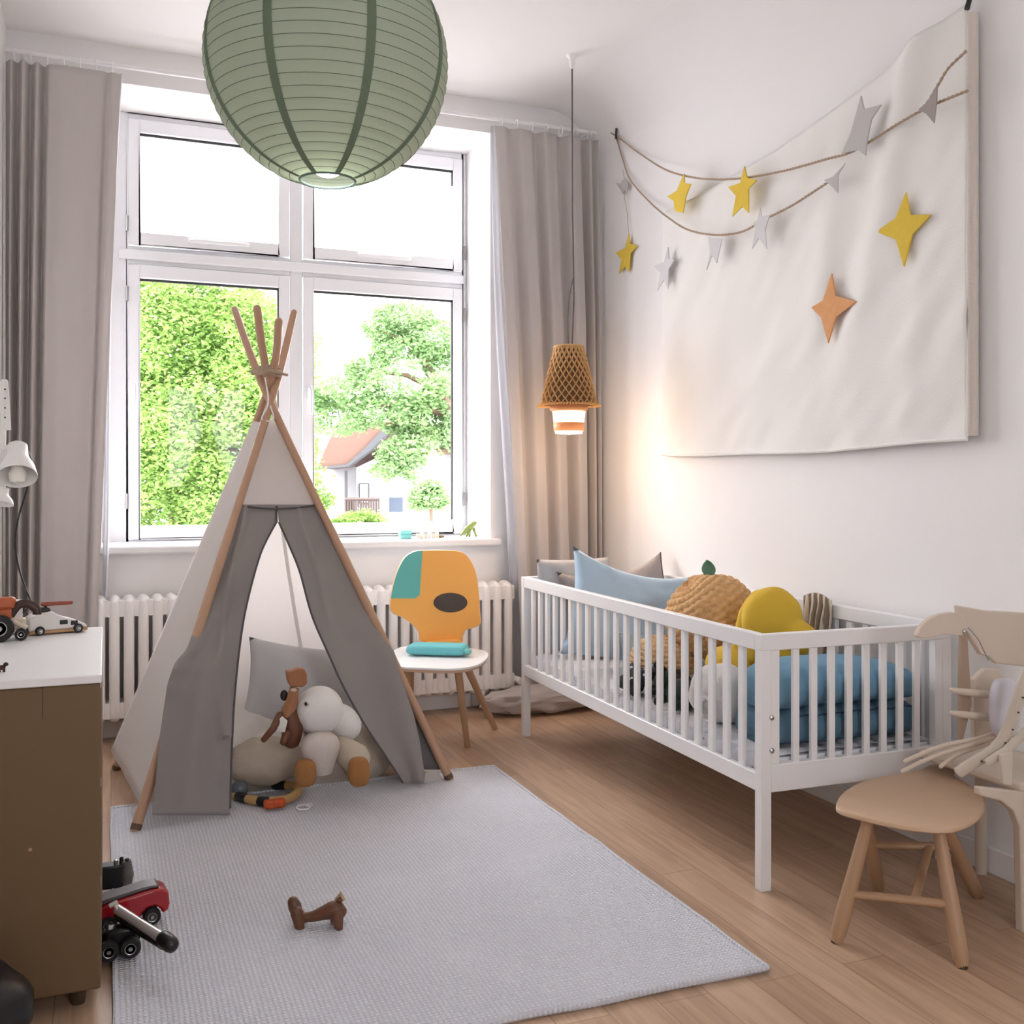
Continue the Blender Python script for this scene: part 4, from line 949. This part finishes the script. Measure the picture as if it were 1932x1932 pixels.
for i in range(10, len(sp3)-6, 5):
    MB().lathe(sp3[i]-V((0,.0135,0)), [(.0028,0),(.0028,.0025)], 8, V((1,0,0)), V((0,0,1)), V((0,-1,0))).build('strap_hole', M['brown_leg'], hc)
MB().tube([at(1862,1440,2.84), at(1900,1415,2.82), at(1945,1370,2.80)], .012, 10, sq=.5).build('strap', M['cream2'], hc)
MB().prism([at(1888,1425,2.81), at(1911,1418,2.81), at(1910,1482,2.81), at(1893,1480,2.81)], V((0,.010,0))).build('hanging_tag', M['cream2'], hc, bevel=.002)
MB().box(2.36, 2.64, 2.10, 2.50, .385, .415).build('seat_board', M['cream'], hc, bevel=.01)
pg = [(1846,1500),(1885,1508),(1915,1535),(1928,1580),(1930,1700),(1990,1720),(1990,1490)]
MB().prism([onY(a,b,2.10) for a,b in [(1925,1560),(1929,1760),(1975,1770),(1975,1500),(1890,1490),(1850,1486),(1850,1502),(1890,1512),(1912,1530)]], V((0,.025,0))).build('front_leg', M['cream'], hc, bevel=.004)
for y in (2.47,):
    MB().tube([(2.60,y,.0), (2.60,y,.39)], .018, 12).build('leg', M['cream'], hc)
MB().tube([(2.44,2.112,.0), (2.44,2.112,.10)], .018, 12).build('leg', M['cream'], hc)
# ------------------------------------------------------------------ floor toys left
M['redp'] = mat('red_enamel', (.38,.008,.015), .2, var=0, coat=.6)
M['dkgrey'] = mat('dark_roof', (.10,.08,.085), .4, var=0); M['silver'] = mat('silver_plastic', (.55,.52,.52), .3, metal=.4, var=.03)
RZ = .0135
w0 = onZ(287,1745,RZ); rc_ = thing('toy_truck', 'shiny red toy truck with a dark roof beside the brown chest', 'toy truck', V((w0.x-.05,w0.y+.03,RZ)))
ax = V((.94,-.03,0)).normalized(); ax = V((1,.12,0)).normalized(); ay = V((-ax.y, ax.x, 0))
def Q(a, b, c): return w0+ax*a+ay*b+V((0,0,c))
prof_ = [(-.145,.035),(-.145,.072),(-.10,.083),(.0,.098),(.028,.097),(.045,.085),(.048,.05),(.043,.032),(.028,.026),(.024,.04),(.008,.052),(-.012,.050),(-.026,.036),(-.03,.026),(-.10,.024)]
MB().prism([Q(a,-.002,c) for a,c in prof_], ay*.075).build('truck_body', M['redp'], rc_, bevel=.006, ang=30)
MB().prism([Q(a,.004,c) for a,c in [(-.145,.073),(-.145,.088),(-.02,.106),(.018,.107),(.022,.098),(.0,.099),(-.10,.084)]], ay*.062).build('roof', M['dkgrey'], rc_, bevel=.004)
for a in (0, -.115):
    for b in (.004, .070): wheel(rc_, Q(a,b,.0235), .0235, .022, ay)
w1 = onZ(246,1806,.0135)
bk_ = thing('toy_excavator', 'black toy vehicle with a silver barrel arm on the rug edge', 'toy vehicle', V((w1.x,w1.y,RZ)))
for a in (0, -.052):
    for b in (0,.07): wheel(bk_, w1+V((a,b,.026)), .026, .026)
MB().box(w1.x-.06, w1.x+.02, w1.y+.012, w1.y+.058, .030, .085).build('vehicle_body', M['black'], bk_, bevel=.008)
b0, b1, b2 = at(222,1716,2.70), at(310,1772,2.58), at(322,1782,2.565)
MB().tube([b0, (b0+b1)/2, b1], [.013,.0125,.0145], 16).build('barrel', M['silver'], bk_)
MB().tube([b0+V((.0,0,-.016)), (b0+b1)/2+V((0,0,-.018)), b1+V((0,0,-.016))], .012, 12).build('barrel_support', M['black'], bk_)
MB().tube([b1, b2], .0205, 20, round_ends=True).build('muzzle', M['black'], bk_)
MB().ring(b0+V((.002,0,0)), .014, .005, V((0,1,0)), V((-.5,0,.86)).normalized(), 20, 8).tube([b0+V((-.02,0,.012)), b0+V((-.0,0,.02))], .007, 8).build('coupling', mat('chrome_ivory', (.65,.62,.58), .25, metal=.3, var=0), bk_)
p = onZ(232,1676,RZ); bt = thing('toy_tank', 'small black and grey toy with ridged top behind the red truck', 'toy', p)
MB().box(p.x-.08, p.x+.0, p.y+.002, p.y+.05, RZ, RZ+.07).build('body', M['black'], bt, bevel=.005)
MB().tube([(p.x+.008,p.y+.025,RZ), (p.x+.012,p.y+.025,RZ+.03), (p.x+.008,p.y+.025,RZ+.075)], [.018,.020,.016], 14).build('turret', mat('grey_mottled', (.12,.11,.10), .5, var=.6, nscale=50), bt)
for k in range(3): MB().lathe((p.x-.02+.016*k, p.y+.02, RZ+.07), [(.006,0),(.006,.012+.006*(k==1)),(.001,.014)], 10).build('knob', M['steel'] if k == 0 else M['black'], bt)
# ------------------------------------------------------------------ brown animal on the rug
an = thing('toy_animal', 'brown wooden toy animal standing on the rug', 'toy animal', onZ(602,1757,RZ))
M['brown_toy'] = mat('brown_toy_wood', (.13,.052,.025), .4, var=.3, nscale=40); M['tan_tip'] = mat('tan_tip', (.42,.28,.18), .5, var=.1)
AZ = 2.84
def ap(u, v, dz=0): return at(u, v, AZ+dz)
MB().tube(catmull([ap(560,1722), ap(572,1730), ap(590,1729), ap(612,1722), ap(632,1716), ap(641,1720)], 5), [.015]*3+[.0135]*6+[.014,.0145,.015,.016,.017,.018,.0195,.021,.0225,.0235,.024,.024,.0235,.023,.022,.021,.020], 18, round_ends=True).build('body', M['brown_toy'], an)
for (a, b, dz, r) in (((560,1722),(569,1764),-.016,.0145), ((566,1726),(571,1757),.022,.012), ((636,1728),(640,1752),-.018,.0145), ((630,1726),(634,1748),.022,.012)):
    MB().tube([ap(a[0],a[1],dz), ap((a[0]+b[0])/2,(a[1]+b[1])/2,dz), ap(b[0],b[1],dz)], [r*1.25, r, r*.72], 14, round_ends=True).build('leg', M['brown_toy'], an)
MB().tube([ap(553,1702), ap(556,1710), ap(561,1724)], [.016,.0185,.016], 16, round_ends=True).build('head', M['brown_toy'], an)
MB().tube([ap(632,1698), ap(643,1686), ap(648,1699)], [.003,.007,.006], 8).build('ear', M['tan_tip'], an)
MB().ball(ap(641,1697), V((.010,0,0)), V((0,.012,0)), V((0,0,.008)), 16, 10).build('ear', M['brown_toy'], an)
MB().ball(ap(643,1733), V((.006,0,0)), V((0,.006,0)), V((0,0,.005)), 12, 8).build('tail', M['brown_toy'], an)
# ------------------------------------------------------------------ inside the teepee
M['beige'] = fab('beige_fleece', (.52,.45,.36), .4); M['fclight'] = fab('cream_cotton', (.72,.69,.66)); M['pgrey'] = fab('pale_grey_cotton', (.62,.63,.65))
cushion('pillow', 'pale grey pillow leaning at the back of the teepee', 'pillow', at(574,1303,4.46), V((.95,-.05,-.16)), V((.12,.36,.93)), .53, .42, .15, M['pgrey'], seed=21)
tag(pillow_mb(at(488,1392,4.28), V((1,-.1,-.25)), V((.1,.85,.35)), .42, .42, .13, seed=31, pinch=.05).build('pillow', M['fclight'], None, ang=180), 'cream cushion lying under the brown toy in the teepee', 'pillow')
def blob(d, t, a): return 1+.07*noise.noise(d*2.2+V((9,1,4)))+.015*noise.noise(d*8)
def fcush(u, v, z, rx, ry, rz, lab, m='beige', nm='floor_cushion', seed=0):
    c = at(u, v, z); return tag(MB().ball(c, V((rx,0,0)), V((0,ry,0)), V((0,0,rz)), 44, 26, lambda d,t,a: blob(d+V((seed,0,0)),t,a)*(1 if d.z > -.5 else 1)).build(nm, M[m], None), lab, 'cushion', 'beige cushions in the teepee')
fcush(500,1435,4.08,.155,.10,.095,'beige fleece floor cushion at the left of the teepee floor', seed=1)
fcush(690,1418,4.30,.12,.11,.12,'beige fleece floor cushion behind the right teepee flap', seed=4)
# plush with white round head
pw = thing('plush_toy', 'white round-headed plush with brown boots sitting in the teepee', 'plush toy', at(610,1480,3.98))
hc_ = at(602,1340,3.98)
MB().ball(hc_, V((.094,0,0)), V((0,.09,0)), V((0,0,.094)), 40, 26).build('head', M['plush'], pw)
MB().ball(at(645,1362,4.07), V((.075,0,.0)), V((0,.075,0)), V((-.02,0,.075)), 30, 20).build('torso', M['plush'], pw)
e_ = hc_+(O-hc_).normalized()*.092
MB().ball(onP(577,1328,hc_,(O-hc_).normalized(),.085), V((.0055,0,0)), V((0,.0055,0)), V((0,0,.008)), 14, 10).build('eye', M['black'], pw)
bodyc = at(604,1420,3.92)
MB().lathe(V((bodyc.x,bodyc.y,0)), [(.046,at(604,1458,3.92).z),(.058,at(604,1440,3.92).z),(.070,at(604,1422,3.92).z),(.075,at(604,1410,3.92).z),(.073,at(604,1400,3.92).z),(.064,at(604,1391,3.92).z),(.048,at(604,1385,3.92).z),(.024,at(604,1381,3.92).z),(.001,at(604,1380,3.92).z)], 30).build('dress', woodmat('striped_white_cotton', (.66,.60,.55), (.52,.46,.42), rough=.9, axis='Z', sc=18), pw)
M['boot'] = mat('tan_suede', (.34,.155,.05), .95, var=.12, nscale=30, bump=.4, bscale=200)
for (u, v, z, rx, rz) in ((576,1458,3.85,.042,.055), (677,1456,3.85,.043,.058)):
    c = at(u, v, z); c.z = max(c.z, RZ+rz*.98)
    MB().ball(c, V((rx,0,0)), V((0,.045,0)), V((0,0,rz)), 28, 20, lambda d,t,a: 1/(abs(d.x)**3+abs(d.y)**3+abs(d.z)**3)**(1/3)*.93).build('boot', M['boot'], pw)
MB().tube([at(640,1410,4.02), at(672,1430,3.93)], [.05,.055], 16, round_ends=True).build('leg', M['beige'], pw)
# brown fox-like wooden toy
bt_ = thing('wooden_toy', 'brown wooden long-necked toy leaning on the plush in the teepee', 'toy', at(545,1405,3.92))
M['dbrown'] = woodmat('dark_toy_wood', (.17,.06,.025), (.09,.03,.012), axis='Z', sc=20); M['mbrown'] = woodmat('mid_toy_wood', (.42,.20,.10), (.30,.12,.05), axis='Z', sc=20)
hd = [(541,1267),(552,1265),(562,1261),(575,1262),(580,1272),(580,1290),(572,1297),(548,1296),(543,1285)]
MB().prism([at(a,b,3.90) for a,b in hd], V((0,.045,0))).build('head', M['mbrown'], bt_, bevel=.005)
MB().tube([at(556,1298,3.92), at(550,1325,3.92), at(540,1350,3.92)], [.019,.024,.028], 14).build('neck', M['mbrown'], bt_)
MB().tube([at(545,1340,3.93), at(552,1370,3.93), at(550,1395,3.93)], [.03,.045,.036], 16, round_ends=True).build('torso', M['dbrown'], bt_)
MB().tube([at(528,1350,3.88), at(515,1375,3.85), at(498,1395,3.85)], [.016,.014,.012], 12, round_ends=True).build('leg', M['dbrown'], bt_)
MB().tube([at(540,1385,3.88), at(535,1400,3.86)], [.016,.014], 12, round_ends=True).build('leg', M['dbrown'], bt_)
MB().prism([at(522,1360,3.86), at(533,1352,3.86), at(543,1360,3.86), at(538,1382,3.86), at(518,1382,3.86)], V((0,.012,0))).build('bib', M['fclight'], bt_, bevel=.003)
MB().ball(at(536,1312,3.93), V((.015,0,0)), V((0,.012,0)), V((0,0,.021)), 20, 14).build('ear', M['black'], bt_)
MB().ball(at(554,1302,3.89), V((.012,0,0)), V((0,.01,0)), V((0,0,.008)), 14, 10).build('collar', mat('pale_collar', (.6,.45,.35), .6, var=0), bt_)
# toys on the rug at the teepee door
sn = thing('toy_ring', 'yellow and black curved toy with a red-orange block at the teepee door', 'toy', onZ(500,1510,RZ))
s3 = catmull([onZ(442,1500,.03), onZ(470,1508,.03), onZ(500,1512,.03), onZ(540,1508,.03), onZ(562,1495,.035), onZ(556,1483,.035), onZ(520,1482,.03)], 6)
MB().tube(s3, .017, 12, round_ends=True).build('ring_body', mat('yellow_wood', (.50,.31,.12), .5, var=.1), sn)
for k in (2, 10, 33):
    MB().tube(s3[k:k+4], .0182, 12, round_ends=True).build('black_patch', M['black'], sn)
MB().obox(onZ(518,1516,.035), V((.04,.003,0)), V((-.001,.017,0)), V((0,0,.0165))).build('block', mat('red_orange_pattern', (.52,.08,.015), .6, var=.7, nscale=60), sn, bevel=.008)
wr_ = thing('toy_loop', 'small white loop toy lying on the rug by the teepee', 'toy', onZ(573,1522,RZ))
MB().ring(onZ(572,1523,.018), .024, .0035, V((1,0,0)), V((0,.9,.1)), 26, 7).build('loop', M['white'], wr_)
MB().ring(onZ(583,1519,.019), .012, .003, V((1,0,0)), V((0,.9,.1)), 20, 7).build('small_loop', M['white'], wr_)
gt = thing('toy_ball', 'grey glossy ball toy half behind the left teepee flap', 'toy', onZ(455,1495,RZ))
MB().ball(onZ(455,1490,.06)+V((0,.05,-.01)), V((.034,0,0)), V((0,.034,0)), V((0,0,.034)), 24, 16).build('ball', mat('slate_ball', (.12,.14,.16), .25, var=.3, nscale=20), gt)
# ------------------------------------------------------------------ window sill items
SZ2 = .9355; YS = 5.50
def sl(u): p = onY(u, 1010, YS); return p.x
tb = thing('toy_block', 'teal block standing on the window sill', 'toy block', (sl(764), YS, SZ2))
MB().box(sl(754), sl(774), YS-.03, YS+.03, SZ2, SZ2+.048).build('block_body', mat('teal_block', (.25,.68,.66), .5, var=0), tb, bevel=.003)
MB().box(sl(753), sl(775), YS-.032, YS+.032, SZ2+.022, SZ2+.027).build('groove', mat('teal_dark', (.15,.5,.5), .5, var=0), tb)
cols = [(.78,.62,.55),(.70,.72,.62),(.80,.60,.50),(.75,.70,.68),(.78,.66,.58),(.82,.76,.55)]
for i, c in enumerate(cols):
    u = 786+i*7.2
    tag(MB().box(sl(u), sl(u+5.2), YS-.012, YS+.012, SZ2, SZ2+.027+.006*(i % 2)).build('small_block', mat('pastel_%d' % i, c, .5, var=0), None, bevel=.002), ['rosy','sage green','peach','pale mauve','beige','pale yellow'][i]+' tiny block in the row on the window sill', 'toy block', 'tiny blocks on the sill')
tag(MB().ball((sl(832), YS, SZ2+.007), V((.022,0,0)), V((0,.010,0)), V((0,0,.007)), 14, 8).build('pebble', mat('brown_pebble', (.2,.14,.1), .6, var=0), None), 'small dark pebble at the right end of the tiny sill blocks', 'pebble')
dn = thing('toy_dinosaur', 'green toy dinosaur on the right end of the window sill', 'toy dinosaur', (sl(885), YS, SZ2))
M['dino'] = mat('dino_green', (.22,.28,.07), .5, var=.6, nscale=60)
dz_ = 5.88
def dp(u, v): return onY(u, v, YS)
MB().tube(catmull([dp(868,1012), dp(876,1003), dp(884,997), dp(892,990), dp(896,987)], 4), [.002,.004,.006,.008,.011,.014,.017,.019,.020,.019,.017,.015,.013,.012,.012,.012,.012][:17], 12, round_ends=True).build('body', M['dino'], dn)
MB().ball(dp(893,988), V((.015,0,.004)), V((0,.012,0)), V((-.003,0,.014)), 16, 10).build('head', M['dino'], dn)
for s, (a, b) in enumerate((((884,1000),(884,1015)), ((893,996),(899,1014)), ((888,1000),(881,1014)))):
    MB().tube([dp(*a)+V((0,.012*(s-1),0)), V((dp(*b).x, YS+.015*(s-1), SZ2+.003))], [.009,.006], 10).build('leg', M['dino'], dn)
# ------------------------------------------------------------------ outside
M['leaf'] = mat('leaf_green', (.22,.36,.085), .6, var=.35, nscale=1.5, trans=.35)
M['leaf2'] = mat('leaf_green_cool', (.20,.33,.13), .6, var=.35, nscale=1.5, trans=.35)
M['bark'] = mat('bark', (.12,.08,.05), .9, var=.2)
def foliage(blobs, n, size, m, root, seed, nm='foliage'):
    rnd = random.Random(seed); mb = MB(); tot = sum(b[1]*b[2]*b[3] for b in blobs)**1.0
    vs = []; fs = []
    for (c, rx, ry, rz) in blobs:
        k = int(n*(rx*ry*rz)**.67/sum((b[1]*b[2]*b[3])**.67 for b in blobs))
        for _ in range(k):
            while True:
                d = V((rnd.uniform(-1,1), rnd.uniform(-1,1), rnd.uniform(-1,1)))
                if .1 < d.length < 1: break
            d = d.normalized()*(d.length**.45)
            q = 1+.28*noise.noise(d*2.6+c*1.3)
            p = c+V((d.x*rx*q, d.y*ry*q, d.z*rz*q)); p += V((rnd.gauss(0,.03), rnd.gauss(0,.03), rnd.gauss(0,.03)))
            if noise.noise(p*2.2) < -.22: continue
            s = size*rnd.uniform(.6,1.3); a = V((rnd.uniform(-1,1), rnd.uniform(-1,1), rnd.uniform(-.5,.5))).normalized(); b2 = V((rnd.uniform(-1,1), rnd.uniform(-1,1), rnd.uniform(-1,1))); b2 = (b2-a*a.dot(b2)).normalized()
            i = len(vs); vs += [p-a*s, p+b2*s*.45, p+a*s, p-b2*s*.45]; fs.append((i,i+1,i+2,i+3))
    mb.v = vs; mb.f = fs
    return mb.build(nm, m, root, smooth=False, fix=False)
GZ = -3.2
def W(u, v, z, r, q=1.0, dq=None): rr = r*z/F; return (at(u, v, z), rr, rr*(dq or 1.0), rr*q)
t1 = at(330,800,13.5); t1.z = GZ
tr1 = thing('tree', 'leafy bright green tree filling the left window pane', 'tree', t1, 'trees outside the window')
foliage([W(300,640,13.5,150,.85), W(420,650,13.8,130,.8), W(290,800,13.2,150,.8), W(420,790,13.4,150,.8), W(300,930,13.4,140,.7), W(430,920,13.5,140,.7), W(540,760,13.8,70,.8), W(360,560,14,110,.6), W(460,600,14.2,80,.5), W(390,870,14.5,200,.9), W(350,720,14.8,200,.8)]+[W(u+(v%3)*11,v,13.4+.3*math.sin(u*v),62,.8) for u in range(235,600,62) for v in range(540,1020,60) if u < 520 or v > 640], 130000, .038, M['leaf'], tr1, 1)
MB().tube([t1, t1+V((.05,0,1.5)), at(340,900,13.8), at(350,760,13.8)], [.22,.18,.14,.08], 10).build('trunk', M['bark'], tr1)
for (u, v) in ((280,700), (430,700), (300,840), (450,850)):
    MB().tube([at(345,880,13.8), at((345+u)/2,(880+v)/2-20,13.7), at(u,v,13.6)], [.08,.05,.02], 8).build('branch', M['bark'], tr1)
t2 = at(860,900,12); t2.z = GZ
tr2 = thing('tree', 'layered pale green tree in front of the white house', 'tree', t2, 'trees outside the window')
foliage([W(765,600,12,60,.45), W(720,625,12,45,.4), W(820,640,12,60,.6), W(760,665,12,60,.5), W(700,700,12,50,.45), W(770,725,11.8,85,.5), W(650,745,11.8,70,.42), W(610,760,11.8,50,.35), W(730,780,11.8,80,.42), W(640,800,11.6,55,.3), W(800,790,12,70,.6), W(770,850,11.7,60,.45), W(740,885,11.6,40,.35), W(810,830,12,55,.5), W(840,720,12.3,60,1.2), W(760,905,11.7,32,.3), W(600,665,12.5,18,.5)], 34000, .033, M['leaf2'], tr2, 2)
MB().tube([t2, at(872,900,12), at(850,780,12), at(800,680,12), at(770,590,12)], [.14,.11,.08,.05,.02], 8).build('trunk', M['bark'], tr2)
for (a, b) in (((850,780),(640,770)), ((860,850),(720,880)), ((835,740),(700,700)), ((800,680),(720,625)), ((858,820),(660,800))):
    MB().tube([at(a[0],a[1],12), at((a[0]+b[0])/2,(a[1]+b[1])/2-12,11.9), at(b[0],b[1],11.8)], [.045,.03,.01], 6).build('branch', M['bark'], tr2)
t3 = at(815,985,10.5); t3.z = GZ
tr3 = thing('tree', 'slender young tree low in the right window pane', 'tree', t3, 'trees outside the window')
foliage([W(800,935,10.5,22,.5), W(825,945,10.5,24,.4), W(790,950,10.5,18,.35), W(812,920,10.5,18,.6)], 2600, .028, M['leaf2'], tr3, 3)
MB().tube([t3, at(814,985,10.5), at(812,925,10.5)], [.03,.02,.012], 6).build('trunk', M['bark'], tr3)
t4 = at(690,985,15); t4.z = GZ
bs = thing('bush', 'pale green bush below the balcony of the white house', 'bush', t4)
foliage([W(690,985,15,36,.5), W(670,1000,15,50,.6), W(610,925,15,22,1.5)], 5000, .04, M['leaf'], bs, 4)
# house
HZ = 21.0
hs = thing('house', 'white house with a pale red roof behind the trees', 'house', V((at(740,900,HZ).x, at(740,900,HZ).y, GZ)))
M['hwall'] = mat('house_render', (.25,.25,.26), .9, var=.02); M['roof'] = mat('roof_tiles', (.12,.066,.050), .85, var=.08, nscale=8); M['soff'] = mat('grey_soffit', (.055,.058,.065), .8, var=0)
M['hglass'] = mat('house_glass', (.05,.065,.095), .3, var=.1); M['hrail'] = mat('brown_railing', (.07,.05,.045), .8, var=.05)
def wpoly(pts, z, d, nm, m, par=hs): return MB().prism([at(u, v, z) for u, v in pts], ray(CX, HY).normalized()*d).build(nm, m, par, smooth=False)
gz_ = 910+(H-GZ)*F/HZ
wpoly([(672,882),(820,812),(960,882),(960,gz_),(672,gz_)], HZ, 5, 'wall', M['hwall'])
wpoly([(626,880),(672,880),(672,gz_),(626,gz_)], HZ+1.2, 4, 'wall', M['hwall'])
wpoly([(598,884),(655,876),(690,848),(712,820),(742,795),(665,795),(630,812),(612,850)], HZ-.6, 4.5, 'roof', M['roof'])
wpoly([(597,886),(657,880),(700,848),(722,826),(745,796),(738,796),(712,820),(688,846),(655,876),(598,882)], HZ-.7, .4, 'eave', M['soff'])
wpoly([(826,845),(858,860),(900,890),(900,880),(850,846)], HZ-.5, 3, 'roof', M['roof'])
wn = wpoly([(731,912),(763,912),(763,968),(731,968)], HZ-.06, .05, 'window', M['white']); wpoly([(734,938),(760,938),(760,966),(734,966)], HZ-.10, .05, 'window_shutter', M['hglass'], wn)
wn = wpoly([(677,912),(696,912),(696,950),(677,950)], HZ-.06, .05, 'window', M['soff']); wpoly([(679.5,914),(693.5,914),(693.5,948),(679.5,948)], HZ-.10, .05, 'window_pane', M['white'], wn)
wn = wpoly([(807,918),(834,918),(834,962),(807,962)], HZ-.06, .05, 'window', mat('pale_shutter', (.11,.13,.12), .7, var=0))
MB().tube([at(653,888,HZ-.1), at(653,940,HZ-.1)], .03, 6).build('downpipe', M['soff'], hs)
bl = MB()
for i in range(14): bl.tube([at(652+i*4.8,942,HZ-.9), at(652+i*4.8,978,HZ-.9)], .02, 4)
bl.tube([at(651,942,HZ-.9), at(716,942,HZ-.9)], .035, 4); bl.tube([at(651,978,HZ-.9), at(716,978,HZ-.9)], .035, 4)
bl.build('balcony_railing', M['hrail'], hs)
wpoly([(651,942),(668,942),(668,975),(651,975)], HZ-.85, .05, 'balcony_screen', M['hrail'])
wpoly([(648,978),(720,978),(720,984),(648,984)], HZ-1, 1, 'balcony_slab', M['hwall'])
# low wall outside left pane, hidden ground kept pale to bounce neutral light
lw = tag(MB().prism([at(355,984,15), at(420,976,15), at(560,976,15), at(560,1060,15), at(355,1060,15)], V((0,.4,0))).build('garden_wall', mat('grey_brown_stone', (.13,.12,.11), .9, var=.1), None, smooth=False), 'low pale stone wall below the leafy tree outside', 'wall')
struct(MB().box(-40, 60, YB+1.2, 80, GZ-.3, GZ), 'ground_outside', mat('bounce_grey', (.42,.40,.40), .95, var=.2, nscale=2), smooth=False)
# ------------------------------------------------------------------ camera, light, view
cam = bpy.data.cameras.new('camera'); co = bpy.data.objects.new('camera', cam); C.objects.link(co)
cam.sensor_width = 36; cam.lens = 36*F/1932; cam.shift_y = -(966-HY)/1932; cam.clip_start = .05; cam.clip_end = 300
co.location = O; co.rotation_euler = (PI/2, 0, -TH)
sc = bpy.context.scene; sc.camera = co
wd = bpy.data.worlds.new('sky'); sc.world = wd; wd.use_nodes = True
bg = wd.node_tree.nodes['Background']; bg.inputs['Color'].default_value = (.985,.972,1,1); bg.inputs['Strength'].default_value = 1.0
def portal(x0, x1, z0, z1, y, rot):
    l = bpy.data.lights.new('opening_portal', 'AREA'); l.shape = 'RECTANGLE'; l.size = x1-x0; l.size_y = z1-z0; l.cycles.is_portal = True
    o = bpy.data.objects.new('opening_portal', l); C.objects.link(o); o.location = ((x0+x1)/2, y, (z0+z1)/2); o.rotation_euler = rot
portal(.0, 2.01, .93, 3.2, YW+.1, (-PI/2, 0, 0))

portal(.7, 1.6, 1.2, 2.4, YR-.1, (PI/2, 0, 0))  # sky light through the added fill opening
sc.view_settings.view_transform = 'Standard'; sc.view_settings.look = 'None'; sc.view_settings.gamma = 1; sc.view_settings.use_curve_mapping = False
sc.view_settings.exposure = EXPO
sc.cycles.use_denoising = True; sc.cycles.use_adaptive_sampling = True; sc.cycles.adaptive_threshold = .06; sc.cycles.max_bounces = 8; sc.cycles.diffuse_bounces = 6; sc.cycles.transparent_max_bounces = 10
try: sc.cycles.denoiser = 'OPENIMAGEDENOISE'
except Exception: pass
